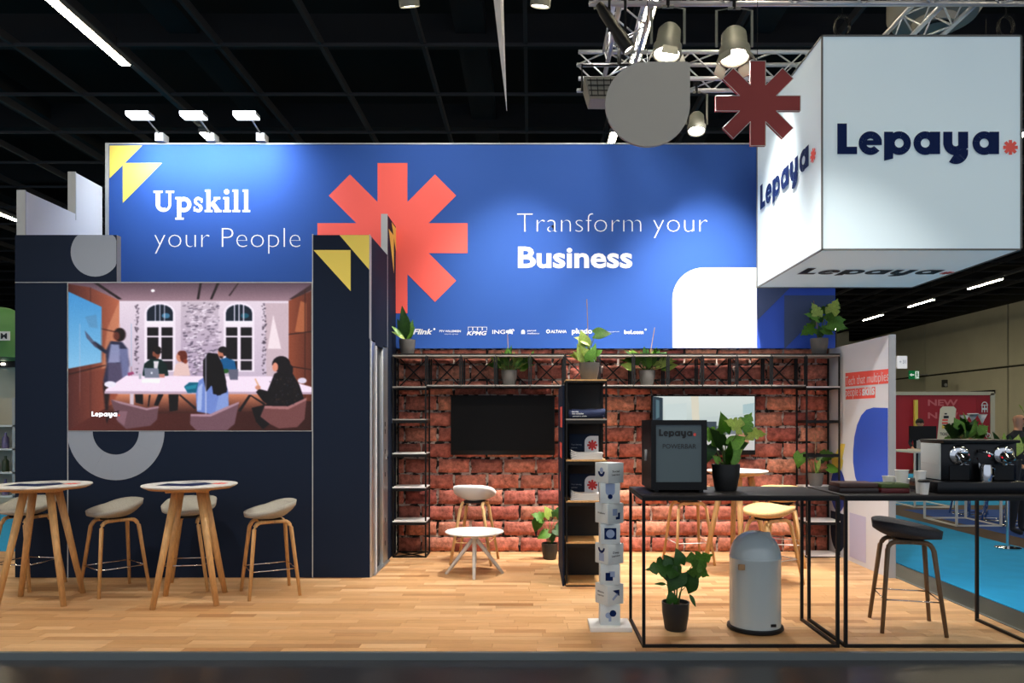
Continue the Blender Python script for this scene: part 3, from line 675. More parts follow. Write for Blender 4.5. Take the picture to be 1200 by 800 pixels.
# ------------------------------------------------------------------ tower shelf with divider
tw = thing('shelf_tower', 'tall black cube-frame bookshelf with oak shelves standing in front of the brick wall', 'bookshelf', (.33, 6.92, 0))
for k in range(5): cube_frame(tw, 0, k*Q, brace=False, d=.39, w_=.39)
for k in (0, 1, 2, 3, 4): shelf(tw, 0, k*Q+(.014 if k == 0 else 0), M_WOOD if k != 4 else M_SHELFG, w_=.39, d=.39)
shelf(tw, 0, 5*Q, M_WOOD, w_=.39, d=.39)
bx('back_panel', .014, .376, .392, .4, .01, 5*Q, mat('black_panel', (16, 16, 20), .7), tw)
sp = bx('side_panel', -.03, -.012, .02, 1.05, .0, 1.9, M_NAVY, tw); sp['label'] = 'navy side panel with blue and coral print'
pl_s = Plane((-.032, 0, 0), (0, 1, 0), (0, 0, 1))
pr('side_print', [rect(.02, 1.5, .5, 1.7), rect(.1, 1.2, .6, 1.35), disc(.5, .95, .1)], pl_s, M_CORAL, sp)
bx('second_frame', -.008, .006, .8, .814, 0, 1.94, M_BLACK, tw)
def brochures(x, y, z, lb):
    t = thing('brochure_stack', lb, 'brochures', (x, y, z), 0, 'brochures on the bookshelf')
    bx('standing_cover', -.15, .14, .12, .128, .0, .24, M_NAVY, t)
    pf = front(.117)
    pr('white_arch', [[(0, .02), (.135, .02), (.135, .22), (.06, .22)] + [(.06-.06*math.sin(a), .16+.06*math.cos(a)) for a in [PI/2*i/6 for i in range(1, 7)]]], pf, M_WPRINT, t)
    pr('asterisk_mark', [aster(.075, .13, .05, .021)], front(.114), mat('crimson_print', (190, 40, 40), .6), t)
    text('Your learning', pf, -.13, -.03, .13, .014, M_GPRINT, t); text('partner', pf, -.13, -.07, .1, .014, M_GPRINT, t)
    for i in range(5):
        bm = NB(); n = 8; x0, x1 = -.148+rnd.uniform(0, .008), .165-rnd.uniform(0, .01); zz = .002+i*.013
        for j in range(n):
            a, b = x0+(x1-x0)*j/n, x0+(x1-x0)*(j+1)/n
            ha, hb = [max(0, (-.06-q)/.09)**2*.008*i for q in (a, b)]
            vs = [bm.verts.new(p) for p in ((a, -.08, zz+ha), (b, -.08, zz+hb), (b, .08, zz+hb), (a, .08, zz+ha), (a, -.08, zz+ha+.011), (b, -.08, zz+hb+.011), (b, .08, zz+hb+.011), (a, .08, zz+ha+.011))]
            for f in ((0, 3, 2, 1), (4, 5, 6, 7), (0, 1, 5, 4), (2, 3, 7, 6), (1, 2, 6, 5), (0, 4, 7, 3)): bm.faces.new([vs[q] for q in f])
        obj('booklet', bm, M_WPLAST, t)
brochures(.525, 7.04, 3*Q+.031, 'stack of brochures with a navy cover standing behind, on the upper shelf of the bookshelf')
brochures(.525, 7.04, 2*Q+.031, 'stack of brochures with a navy cover standing behind, one shelf lower in the bookshelf')
bl_ = thing('folded_blanket', 'rolled navy cloth with white lettering lying on the second shelf of the bookshelf', 'blanket', (.53, 7.02, 4*Q+.031))
bm = NB()
for i in range(13):
    pass
prof = []
n = 14
rings = []
for i in range(9):
    x = -.17+.35*i/8; sc2 = .93+.07*math.sin(i*1.7); tilt = .006*i/8
    rings.append([bm.verts.new((x, .07*math.cos(2*PI*k/n), .047+tilt+sc2*.047*math.sin(2*PI*k/n)+.0)) for k in range(n)])
for A, B in zip(rings, rings[1:]):
    for k in range(n): bm.faces.new((A[k], A[(k+1) % n], B[(k+1) % n], B[k]))
bm.faces.new(rings[0][::-1]); bm.faces.new(rings[-1])
obj('cloth_roll', bm, mat('navy_cloth', (44, 54, 88), .9, bump=.3, bscale=40), bl_, True)
bm = NB(); lathe(bm, [(.012, 0), (.034, 0), (.034, .006), (.012, .006)], 14, M=Matrix.Translation((.18, 0, .052)) @ Matrix.Rotation(PI/2, 4, 'Y')); obj('roll_end', bm, M_DARKCLOTH, bl_)
pf = front(-.0725)
text('Learning', pf, -.14, -.08, .062, .013, M_WPRINT, bl_, off=.03); text('that multiplies', pf, -.14, -.03, .042, .013, M_WPRINT, bl_, off=.03); text("people's skills", pf, -.13, .0, .02, .01, M_WPRINT, bl_, off=.02)

# ------------------------------------------------------------------ televisions
def tv(x, lb):
    t = thing('television', lb, 'television', (x, YB-.12, 1.16))
    bx('case', -.61, .61, 0, .05, 0, .70, M_BLKPL, t, .004); bx('wall_mount', -.2, .2, .05, .115, .2, .5, M_BLACK, t)
    bm = NB(); box(bm, -.6, .6, -.004, -.001, .055, .69); return t, obj('screen', bm, M_SCREENOFF, t)
t, s_ = tv(-.33, 'black switched-off television on the brick wall between the racks')
t, s_ = tv(2.03, 'lit television showing a bright room, on the brick wall behind the small fridge')
o2 = [('bg', (205, 218, 216)), ('grad', [(0, 0), (240, 0), (240, 40), (0, 60)], (226, 236, 232), 1, (206, 220, 216)), ('p', [(0, 0), (24, 4), (24, 60), (0, 70)], (40, 58, 70)), ('p', [(8, 8), (16, 10), (16, 50), (8, 54)], (90, 120, 130)),
      ('p', [(90, 0), (108, 0), (112, 120), (96, 120)], (232, 226, 206)), ('p', [(0, 95), (240, 88), (240, 130), (0, 130)], (214, 212, 208)), ('p', [(126, 60), (150, 60), (150, 100), (126, 100)], (60, 74, 84)), ('p', [(150, 70), (236, 66), (236, 88), (150, 92)], (120, 130, 134)),
      ('p', [(196, 88), (228, 86), (226, 112), (200, 112)], (190, 140, 104)), ('p', [(212, 20), (238, 16), (238, 40), (212, 42)], (180, 206, 210)), ('p', [(30, 20), (80, 16), (80, 60), (30, 66)], (214, 228, 226)), ('blur', 4, (0, 0, 240, 128))]
picture('display', paint(240, 128, o2, 1), -.598, .598, .057, .688, -.006, t, .85)
# white wall shelf behind the counter plant, below the television (table top disc is the high table there)

# ------------------------------------------------------------------ stools and tables
def seat_mesh(bm, hb=.085, tk=.036, rx=.225, ry=.235):
    nr, na = 9, 32; top = []; bot = []
    def pt(r, a):
        c, s = math.cos(a), math.sin(a); q = (abs(c)**2.4+abs(s)**2.4)**(-1/2.4)
        lift = max(0, c)**1.2; side = abs(s)**2
        z = .0 + r**2.6*(.018+hb*lift+.06*side*(.6+.4*c)) - .012*max(0, -c)*r**3
        return Vector((r*rx*q*c, r*ry*q*s, z))
    tc = bm.verts.new((0, 0, 0)); bc = bm.verts.new((0, 0, -.06))
    for i in range(1, nr+1):
        r = i/nr; top.append([bm.verts.new(pt(r, 2*PI*k/na)) for k in range(na)])
    for i in range(1, nr+1):
        r = i/nr; ring = []
        for k in range(na):
            p = pt(r*.97, 2*PI*k/na); ring.append(bm.verts.new((p.x, p.y, p.z-.06+(.06-tk)*r*r)))
        bot.append(ring)
    for k in range(na):
        k2_ = (k+1) % na
        bm.faces.new((tc, top[0][k], top[0][k2_])); bm.faces.new((bc, bot[0][k2_], bot[0][k]))
        for i in range(nr-1):
            bm.faces.new((top[i][k], top[i+1][k], top[i+1][k2_], top[i][k2_])); bm.faces.new((bot[i][k], bot[i][k2_], bot[i+1][k2_], bot[i+1][k]))
        bm.faces.new((top[-1][k], bot[-1][k], bot[-1][k2_], top[-1][k2_]))
def stool(name, lb, x, y, yaw, ms, mw, H=.735, grp=None, hb=.09, round_=False, metal=M_CHROME, rx=.225, tk=.036):
    t = thing(name, lb, 'stool', (x, y, 0), math.radians(yaw), grp)
    bm = NB()
    if round_: lathe(bm, [(0, H), (.2, H), (.215, H+.015), (.2, H+.035), (0, H+.025)], 32)
    else:
        seat_mesh(bm, hb, tk, rx)
        for v in bm.verts: v.co.z += H
    obj('seat', bm, ms, t, True)
    if not round_: bx('seat_bracket', -.09, .09, -.12, .12, H-.078, H-.056, M_BLACK, t)
    fx, fy = .215, .225; tx, ty = .135, .115; zt = H-.062
    for sx in (-1, 1):
        for sy in (-1, 1):
            bm = NB(); pts = [(sx*fx, sy*fy, 0), (sx*(tx+.022), sy*(ty+.012), zt-.07)]
            for a in range(1, 5):
                q = a/4*PI/2; pts.append((sx*(tx+.018-.06*(1-math.cos(q))), sy*ty, zt-.07+.058*math.sin(q)))
            pts.append((0, sy*ty, zt-.011))
            tube(bm, pts, [.0145, .0185]+[.018]*4+[.016], 8, up=(0, 1, 0) if False else None)
            obj('leg', bm, mw, t, True)
    h = .24; k = h/(zt-.07); ex, ey = fx+(tx+.022-fx)*k, fy+(ty+.012-fy)*k
    bm = NB(); cs = [(-ex, -ey, h), (ex, -ey, h), (ex, ey, h), (-ex, ey, h)]
    for a, b in zip(cs, cs[1:]+cs[:1]): tube(bm, (a, b), .0055, 6)
    obj('footrest', bm, metal, t, True)
    return t
G = 'grey wool bar stools'
stool('bar_stool', 'grey wool bar stool at left edge, behind the leftmost high table', -4.76, 6.93, 82, M_FELT, M_WOOD, grp=G)
stool('bar_stool', 'grey wool bar stool standing free between the two high tables', -3.82, 6.74, 50, M_FELT, M_WOOD, grp=G)
stool('bar_stool', 'grey wool bar stool behind the legs of the second high table', -3.21, 6.9, 98, M_FELT, M_WOOD, grp=G)
stool('bar_stool', 'grey wool bar stool on its own right of the second high table', -2.365, 6.66, 30, M_FELT, M_WOOD, grp=G)
stool('bar_stool', 'charcoal bar stool with smoked oak legs under the black coffee counter', 2.85, 5.57, 166, M_FELTD, M_WOODD, grp=G, hb=.055, rx=.24, tk=.055)
stool('bar_stool', 'white shell bar stool with ash legs by the brick wall behind the low round table', -.62, 8.12, 262, M_WPLAST, M_WOODL, hb=.12, metal=M_WOODL)
stool('wooden_stool', 'ash wood stool left behind the counter, partly hidden by the fridge', 1.74, 8.1, 8, M_WOODL, M_WOODL, grp='ash wood stools', metal=M_WPLAST)
stool('wooden_stool', 'ash wood stool behind the steel bin with its pale seat under the counter edge', 2.3, 7.08, 30, M_WOODL, M_WOODL, grp='ash wood stools', metal=M_WPLAST, H=.685, hb=.03)
stool('wooden_stool', 'ash wood stool behind and right of the one at the bin', 2.74, 8.02, 75, M_WOODL, M_WOODL, grp='ash wood stools', metal=M_WPLAST)

def high_table(lb, x, y, yaw, r=.385, H=1.015, prints=True, grp=None, fr=.35):
    t = thing('high_table', lb, 'table', (x, y, 0), math.radians(yaw), grp)
    bm = NB(); lathe(bm, [(0, H-.026), (r-.03, H-.026), (r-.004, H-.012), (r, H-.006), (r-.003, H), (0, H)], 56); obj('tabletop', bm, M_WPLAST, t, 'auto')
    bm = NB(); lathe(bm, [(0, H-.036), (r-.05, H-.036), (r-.015, H-.02), (r-.03, H-.0255), (0, H-.0255)], 56); obj('ply_edge', bm, M_WOOD, t, 'auto')
    bx('underframe', -.17, .17, -.17, .17, H-.062, H-.034, M_WOOD, t, .01)
    for k in range(4):
        a = PI/4+k*PI/2; bm = NB()
        tube(bm, ((math.cos(a)*fr, math.sin(a)*fr, 0), (math.cos(a)*.135, math.sin(a)*.135, H-.05)), [.023, .034], 10); obj('leg', bm, M_WOOD, t, True)
    if prints:
        pt = Plane((0, 0, H+.001), (1, 0, 0), (0, 1, 0))
        pr('table_print', [[(-.25, -.12), (.05, -.24), (.2, -.06), (.1, .12), (-.06, .02), (-.2, .1)], [(-.1, .16), (.08, .2), (0, .26)]], pt, M_INK, t)
        pr('coral_mark', [aster(.24, -.02, .07, .03)], pt, M_CORAL, t)
    return t
high_table('round white high table with oak legs at the left edge of the photo', -4.24, 6.36, 15, grp='high tables by the navy wall')
high_table('round white high table with oak legs in front of the navy wall under the screen', -2.96, 6.38, 15, grp='high tables by the navy wall')
high_table('round white high table with ash legs behind the counter and its potted plant', 2.14, 7.62, 38, r=.315, H=1.05, prints=False, fr=.34)

# low round table with star base
lt = thing('coffee_table', 'low round white table with four splayed legs on the wooden floor', 'table', (-.575, 7.5, 0), math.radians(8))
bm = NB(); lathe(bm, [(0, .415), (.27, .415), (.297, .425), (.3, .432), (.295, .438), (0, .438)], 48); obj('tabletop', bm, M_WPLAST, lt, 'auto')
bm = NB(); lathe(bm, [(0, .33), (.034, .33), (.03, .415), (0, .415)], 20); obj('column', bm, M_WPLAST, lt, 'auto')
for k in range(4):
    a = -PI/2-.08+k*PI/2; bm = NB(); c, s = math.cos(a), math.sin(a)
    tube(bm, ((.012*c, .012*s, .36), (.09*c, .09*s, .26), (.29*c, .29*s, .0)), [.022, .021, .016], 8); obj('leg', bm, M_WPLAST, lt, True)

# ------------------------------------------------------------------ plants
def leaf_mesh(kind, m, curl=.25):
    bm = NB(); L = []; split = kind == 'split'; n = 16 if split else 9
    for i in range(n+1):
        t = i/n
        w_ = {'heart': .46*math.sin(PI*min(1, t*.93+.07)**.62), 'split': .5*math.sin(PI*min(1, t*.93+.07)**.62), 'blade': .16*math.sin(PI*(t*.96+.02)**.8)}[kind]
        x = t; z = -curl*t*t; row = []
        for j in (-2, -1, 0, 1, 2):
            f = j/2; ww_ = w_
            if split and abs(j) == 2 and i % 4 == 2 and 2 < i < n-1: ww_ = w_*.6
            if split and abs(j) == 1 and i % 4 == 2 and 2 < i < n-1: ww_ = w_*.85
            sweep = .10*abs(f)*(1 if kind != 'blade' else 0)
            row.append(bm.verts.new((x-sweep*(1-t*.4)+(.0 if t > .1 else -abs(f)*.12*(kind != 'blade')), f*2*ww_/2, z+abs(f)*.09*w_/.4 - .12*f*f*w_)))
        L.append(row)
    for i in range(n):
        for j in range(4): bm.faces.new((L[i][j], L[i+1][j], L[i+1][j+1], L[i][j+1]))
    bmesh.ops.solidify(bm, geom=bm.faces[:], thickness=.008)
    me = bpy.data.meshes.new('leaf'); bmesh.ops.recalc_face_normals(bm, faces=bm.faces); bm.to_mesh(me); bm.free(); me.shade_smooth(); me.materials.append(m); return me
LM = {}
def leafm(kind, m):
    k = (kind, m.name)
    if k not in LM: LM[k] = leaf_mesh(kind, m)
    return LM[k]
def pot(t, r, h, m, taper=.78):
    bm = NB(); lathe(bm, [(0, 0), (r*taper*.9, 0), (r*taper, .01), (r*.96, h*.6), (r, h), (r*.93, h), (r*.9, h*.86), (0, h*.86)], 28); obj('pot', bm, m, t, 'auto')
    bm = NB(); lathe(bm, [(0, h*.87), (r*.6, h*.885), (r*.895, h*.87)], 18); obj('soil', bm, M_SOIL, t)
def plant(lb, loc, r, h, potm, leaves, stake=None, stakem=M_STAKE, ribbon=None, thin=.005):
    """leaves: (kind, material, base(dx,dy,dz) from pot top centre, length, azimuth in picture plane deg, face yaw deg)"""
    t = thing('potted_plant', lb, 'plant', loc)
    pot(t, r, h, potm)
    for (kind, m, b, L, ang, lean) in leaves:
        b = Vector((b[0], b[1], b[2]+h)); o = bpy.data.objects.new('leaf', leafm(kind, m)); C.objects.link(o); o.parent = t
        a = math.radians(ang); d = Vector((math.cos(a), -.25+.1*math.sin(lean), math.sin(a))).normalized()
        nrm = Vector((.15*math.sin(lean*2), -1, .75)); nrm = (nrm-d*nrm.dot(d)).normalized(); side = nrm.cross(d)
        M = Matrix((d, side, nrm)).transposed().to_4x4(); M = Matrix.Translation(b) @ M @ Matrix.Rotation(lean*.35, 4, 'X') @ Matrix.Scale(L*.86, 4); o.matrix_local = M
        if kind != 'blade' or b.z > h+.1:
            bm = NB(); f = Vector((b.x*.15, b.y*.15, h*.85)); mid = Vector((b.x*.45, b.y*.45, h+(b.z-h)*.62)); tube(bm, (f, mid, b), [thin, thin*.9, thin*.6], 6); obj('stem', bm, M_STEM, t, True)
    if stake:
        bm = NB(); tube(bm, ((0, .01, h*.8), (stake[0], .01, h+stake[1])), .004, 6); obj('stake', bm, stakem, t)
    if ribbon:
        for s in (-1, 1):
            bm = NB(); tube(bm, ((0, -.03, h+.09), (s*.035, -.04, h+.05), (s*.055, -.045, h+.0)), [.006, .011, .009], 6, sq=.3); obj('ribbon', bm, M_WPRINT, t, True)
    return t
def bush(n, spread, hmin, hmax, L, kinds, ms, seed, fan=70):
    rr = random.Random(seed); out = []
    for i in range(n):
        k = (i+.5)/n*2-1; hgt = rr.uniform(hmin, hmax)*(1-.35*abs(k)); x = k*spread+rr.uniform(-.02, .02)
        out.append((rr.choice(kinds), rr.choice(ms), (x*.7, rr.uniform(-.07, .06), hgt*.75), L*1.15*rr.uniform(.75, 1.2), 90-k*fan+rr.uniform(-15, 15), rr.uniform(-1.2, 1.2)))
    return out
TOP = 6*Q; SH = 5*Q+.031
plant('tall narrow-leaved plant on the left end of the rack, beside the navy wall', (-1.43, 8.5, TOP), .095, .17, M_POTG,
      [('blade', M_LEAFD, (.0, -.03, .02), .42, 97, 0), ('blade', M_LEAF, (.02, 0, .0), .27, 78, .5), ('blade', M_LEAFD, (-.02, .02, .0), .3, 112, -.6), ('blade', M_LEAFY, (-.02, -.05, 0), .2, 140, .4), ('blade', M_LEAF, (.0, -.03, .0), .2, 62, 0), ('blade', M_LEAFD, (0, .04, .0), .32, 85, 1), ('blade', M_LEAF, (-.03, -.04, .0), .24, 125, .2)])
plant('small leafy plant with cane inside the rack bridge, left of the bookshelf', (-.25, 8.52, SH), .095, .175, M_POTG,
      bush(24, .24, .04, .22, .13, ['blade', 'heart'], [M_LEAF, M_LEAFD, M_LEAFY], 4) + [('heart', M_LEAF, (.22, 0, .1), .12, 60, .5), ('blade', M_LEAF, (.24, 0, .1), .16, 75, 0)], stake=(-.02, .42))
plant('lime green plant with white ribbon and tall cane on the bookshelf', (.565, 7.12, 5*Q+.014), .1, .17, M_POTG,
      [('heart', M_LEAFY, (-.04, -.03, .16), .19, 100, .4), ('heart', M_LEAFY, (-.04, -.05, .04), .19, 118, -.5), ('heart', M_LEAF, (.06, 0, .28), .19, 8, .2), ('heart', M_LEAFY, (-.07, 0, .05), .15, 160, 0), ('heart', M_LEAF, (.0, -.05, .02), .16, 75, .8), ('blade', M_LEAFY, (-.04, -.04, 0), .18, 130, 0), ('blade', M_LEAF, (.02, -.04, 0), .22, 80, 0), ('heart', M_LEAF, (.06, -.02, .08), .1, 40, 0), ('heart', M_LEAFY, (-.02, -.02, .2), .16, 150, .6), ('blade', M_LEAFY, (-.03, -.05, .02), .26, 100, 1)], stake=(-.02, .62), ribbon=True)
plant('fern-like green plant with thin cane inside the rack, right of the bookshelf', (1.35, 8.52, SH), .095, .175, M_POTG,
      bush(28, .3, .04, .22, .15, ['blade', 'blade', 'heart'], [M_LEAF, M_LEAFD, M_LEAFY], 9), stake=(.09, .5))
plant('large-leaved green plant on the right end of the rack, before the blue panel', (3.34, 8.5, TOP), .1, .185, M_POTG,
      [('split', M_LEAF, (-.04, -.05, .22), .2, 150, .4), ('split', M_LEAFY, (-.03, -.03, .26), .2, 110, 0), ('split', M_LEAF, (.08, 0, .28), .24, 40, .3), ('split', M_LEAFY, (.13, -.04, .3), .2, 75, -.5), ('split', M_LEAF, (.1, -.05, .16), .26, -6, .2), ('split', M_LEAF, (-.06, 0, .12), .22, 200, 0), ('heart', M_LEAF, (.02, -.06, .1), .17, -20, .4), ('split', M_LEAFD, (0, .05, .2), .22, 120, -.6), ('heart', M_LEAFD, (.0, -.05, .04), .13, 100, 0), ('split', M_LEAF, (.12, .03, .2), .25, 12, .8), ('heart', M_LEAFD, (-.05, .04, .1), .15, 170, 0)], stake=(-.06, .44))
plant('sparse plant with a cane in grey pot on the right rack, just above the counters', (3.3, 8.5, 2*Q+.031), .088, .15, M_POTG,
      [('heart', M_LEAF, (-.18, -.02, .22), .2, 255, .2), ('split', M_LEAF, (.08, -.02, .2), .18, 10, .4), ('heart', M_LEAF, (.13, -.04, .06), .17, -10, 0), ('heart', M_LEAFD, (.04, 0, .14), .13, 40, 0), ('blade', M_LEAFY, (-.01, -.02, 0), .2, 75, 0), ('blade', M_LEAF, (.02, -.02, 0), .17, 105, 0), ('heart', M_LEAFD, (-.1, 0, .2), .12, 170, 0)], stake=(0, .45))
plant('split-leaf plant in black pot standing on the counter beside the fridge', (1.44, 5.42, 1.05), .103, .195, M_POTB,
      [('heart', M_LEAFD, (-.03, -.02, .14), .19, 118, .5), ('heart', M_LEAF, (.03, -.02, .14), .16, 35, 0), ('split', M_LEAF, (.12, 0, .26), .17, 60, .5), ('split', M_LEAFY, (.1, -.03, .27), .16, 150, -.4), ('heart', M_LEAF, (-.0, .02, .24), .18, 95, .8), ('heart', M_LEAFD, (-.13, 0, .14), .17, 262, .2), ('split', M_LEAFY, (.16, -.02, .22), .16, 10, -.2), ('heart', M_LEAF, (.02, -.05, .03), .15, 60, 0), ('blade', M_LEAF, (0, -.05, 0), .2, 85, 0), ('blade', M_LEAFY, (.03, -.04, 0), .16, 60, 0), ('heart', M_LEAF, (-.06, -.03, .02), .08, 130, 0), ('heart', M_LEAFD, (.05, .03, .12), .16, 20, .7), ('split', M_LEAF, (-.06, 0, .18), .2, 140, 0)], thin=.006)
plant('dark split-leaf plant in black pot on the floor under the fridge counter', (1.085, 5.5, 0), .103, .21, M_POTB,
      [('split', M_LEAFD, (-.03, -.02, .26), .24, 175, .3), ('split', M_LEAFD, (-.02, 0, .2), .2, 110, 0), ('heart', M_LEAFD, (.02, -.04, .22), .2, 235, .2), ('heart', M_LEAFD, (.04, .02, .28), .15, 100, .5), ('split', M_LEAF, (.13, 0, .28), .2, 35, 0), ('heart', M_LEAFD, (.07, -.03, .12), .2, 60, .4), ('blade', M_LEAFD, (-.07, 0, .13), .1, 170, 0), ('blade', M_LEAFD, (.1, -.02, .06), .12, -60, 0), ('heart', M_LEAFD, (-.03, -.03, .0), .12, 100, 0), ('split', M_LEAF, (.12, -.03, .26), .17, -20, .4)], ribbon=False, stake=(-.01, .3), thin=.005)
plant('green plant in dark pot on the floor in the corner left of the bookshelf', (.215, 8.3, 0), .095, .18, M_POTB,
      [('heart', M_LEAF, (-.13, -.03, .26), .17, 250, .2), ('split', M_LEAF, (-.08, -.02, .28), .17, 150, 0), ('heart', M_LEAFY, (.0, 0, .3), .16, 110, .4), ('split', M_LEAFD, (.07, 0, .3), .16, 70, 0), ('heart', M_LEAFD, (.06, -.03, .16), .17, -20, 0), ('heart', M_LEAF, (-.02, -.03, .12), .17, 200, .4), ('blade', M_LEAFD, (.02, -.03, 0), .22, 80, 0), ('split', M_LEAFD, (.1, 0, .18), .15, 30, 0)])

# ------------------------------------------------------------------ counters
def counter(lb, x0, x1, y0=5.06, y1=5.75, H=1.05):
    t = thing('counter', lb, 'counter', (x0, y0, 0), 0, 'black steel counters'); W_, D = x1-x0, y1-y0; q = .021
    bx('counter_top', 0, W_, 0, D, H-.016, H, mat('black_counter_top', (34, 31, 33), .55, spec=.3), t, .002)
    for (a, b) in ((0, 0), (W_-q, 0), (0, D-q), (W_-q, D-q)): bx('post', a, a+q, b, b+q, 0, H-.016, M_BLACK, t)
    for a in (0, W_-q): bx('side_rail', a, a+q, q, D-q, 0, q, M_BLACK, t)
    bx('front_rail', q, W_-q, 0, q, 0, q, M_BLACK, t)
    bm = NB()
    for b in (0, D-q): box(bm, q, W_-q, b, b+q, H-.037, H-.016)
    for a in (0, W_-q): box(bm, a, a+q, q, D-q, H-.037, H-.016)
    obj('top_frame', bm, M_BLACK, t); return t
counter('long black steel counter under the fridge and the potted plant', .77, 2.13)
counter('black steel counter at right carrying the coffee machine', 2.165, 3.5)

# fridge
fg = thing('mini_fridge', 'small black glass-door fridge on the counter with dark lettering', 'fridge', (.862, 5.25, 1.05))
bm = NB(); box(bm, 0, .40, .43, .45, .02, .52); box(bm, 0, .025, .05, .43, .02, .52); box(bm, .375, .4, .05, .43, .02, .52); box(bm, .025, .375, .05, .43, .02, .05); box(bm, .025, .375, .05, .43, .49, .52); obj('body', bm, M_BLKPL, fg)
M_FIN = mat('fridge_liner', (150, 160, 164), .6, emit=.06, ecol=(190, 215, 225))  # liner glows faintly itself in place of the fridge's interior light
bm = NB(); box(bm, .03, .37, .418, .428, .055, .485); obj('liner', bm, M_FIN, fg)
for zz in (.15, .27, .38):
    bm = NB()
    for i in range(9): tube(bm, ((.03+i*.0425, .1, zz), (.03+i*.0425, .41, zz)), .0018, 5)
    for yy in (.1, .41): tube(bm, ((.026, yy, zz), (.374, yy, zz)), .0025, 5)
    obj('wire_shelf', bm, M_CHROME, fg)
bm = NB(); box(bm, 0, .035, .005, .048, .02, .52); box(bm, .365, .4, .005, .048, .02, .52); box(bm, .035, .365, .005, .048, .02, .075); box(bm, .035, .365, .005, .048, .485, .52); dfr = obj('door_frame', bm, M_BLKPL, fg)
mg = bpy.data.materials.new('tinted_glass'); mg.use_nodes = True; nt = mg.node_tree; nt.nodes.clear(); o_ = nt.nodes.new('ShaderNodeOutputMaterial'); mx = nt.nodes.new('ShaderNodeMixShader'); tr = nt.nodes.new('ShaderNodeBsdfTransparent'); gb = nt.nodes.new('ShaderNodeBsdfPrincipled')
gb.inputs['Base Color'].default_value = (*lin((96, 112, 118)), 1); gb.inputs['Roughness'].default_value = .12; mx.inputs[0].default_value = .72; tr.inputs[0].default_value = (.6, .7, .72, 1)
nt.links.new(tr.outputs[0], mx.inputs[1]); nt.links.new(gb.outputs[0], mx.inputs[2]); nt.links.new(mx.outputs[0], o_.inputs[0])
bx('door_glass', .035, .365, .018, .024, .075, .485, mg, fg)
pf = front(.015); write_wordmark(pf, .058, .405, .033, fg, mat('black_ink', (8, 9, 12), .5), sy=.036)
text('POWERBAR', pf, .085, .325, .315, .036, mat('black_ink', (8, 9, 12), .5), fg)
for a in (.03, .35): bx('foot', a, a+.03, .03, .42, 0, .02, M_BLKPL, fg)
bm = NB(); tube(bm, ((-.004, .2, .22), (-.004, .2, .3)), .012, 8); obj('side_vent', bm, M_GREYEDGE, fg, True)

# coffee machine
cm = thing('coffee_machine', 'black coffee machine with two chrome brew heads on the right counter', 'coffee machine', (2.95, 5.16, 1.05))
bx('base_tray', -.09, .55, .0, .4, 0, .085, mat('black_gloss', (12, 12, 15), .25, spec=.3), cm, .01)
bx('body', 0, .55, .12, .4, .085, .372, mat('black_gloss', (12, 12, 15), .25, spec=.3), cm, .012); bx('top_cover', -.004, .55, .08, .4, .355, .378, M_BLKPL, cm, .006)
bx('side_tank', -.006, .03, .125, .385, .09, .35, mat('silver_plastic', (176, 182, 184), .4), cm, .004); bx('tank_window', -.008, -.004, .14, .37, .2, .206, M_GREYEDGE, cm)
for x in (.13, .45):
    bm = NB(); Mx = Matrix.Translation((x, .12, .27)) @ Matrix.Rotation(PI/2, 4, 'X'); lathe(bm, [(0, .0), (.072, 0), (.072, .012), (.06, .022), (.03, .03), (0, .03)], 28, M=Mx); hd = obj('brew_head', bm, M_CHROME, cm, 'auto')
    bm = NB(); tube(bm, ((x, .09, .26), (x, .055, .235), (x, .05, .2)), [.045, .042, .03], 16); obj('spout', bm, M_CHROME, hd, 'auto')
    bx('lever', x-.025, x+.025, .05, .08, .285, .3, M_CHROME, hd, .004); bx('slot', x-.02, x+.02, .005, .05, .225, .235, M_BLKPL, hd)
    bx('cup_bay', x-.07, x+.07, .112, .121, .09, .19, M_BLKPL, cm)
bm = NB(); tube(bm, ((.27, .11, .3), (.29, .04, .29), (.31, .02, .27)), [.012, .014, .01], 8); obj('steam_handle', bm, M_CHROME, cm, True)
bm = NB(); tube(bm, ((.25, .1, .25), (.25, .07, .2), (.255, .07, .15)), .006, 8); obj('steam_wand', bm, M_CHROME, cm, True)
bm = NB(); lathe(bm, [(0, 0), (.006, 0), (.006, .004), (0, .004)], 12, M=Matrix.Translation((.345, .115, .265)) @ Matrix.Rotation(PI/2, 4, 'X')); obj('indicator_light', bm, mat('red_led', (255, 60, 70), .5, emit=6, ecol=(255, 30, 50)), cm)
jg = thing('milk_jug', 'steel milk jug on the tray of the coffee machine', 'jug', (3.235, 5.215, 1.135))
bm = NB(); lathe(bm, [(0, 0), (.038, 0), (.04, .01), (.038, .1), (.034, .118), (.031, .118), (.034, .1), (.036, .012), (0, .008)], 24); obj('body', bm, M_CHROME, jg, 'auto')
bm = NB(); tube(bm, ((.036, 0, .1), (.062, 0, .09), (.06, 0, .04), (.038, 0, .03)), .004, 6); obj('handle', bm, M_CHROME, jg, True)
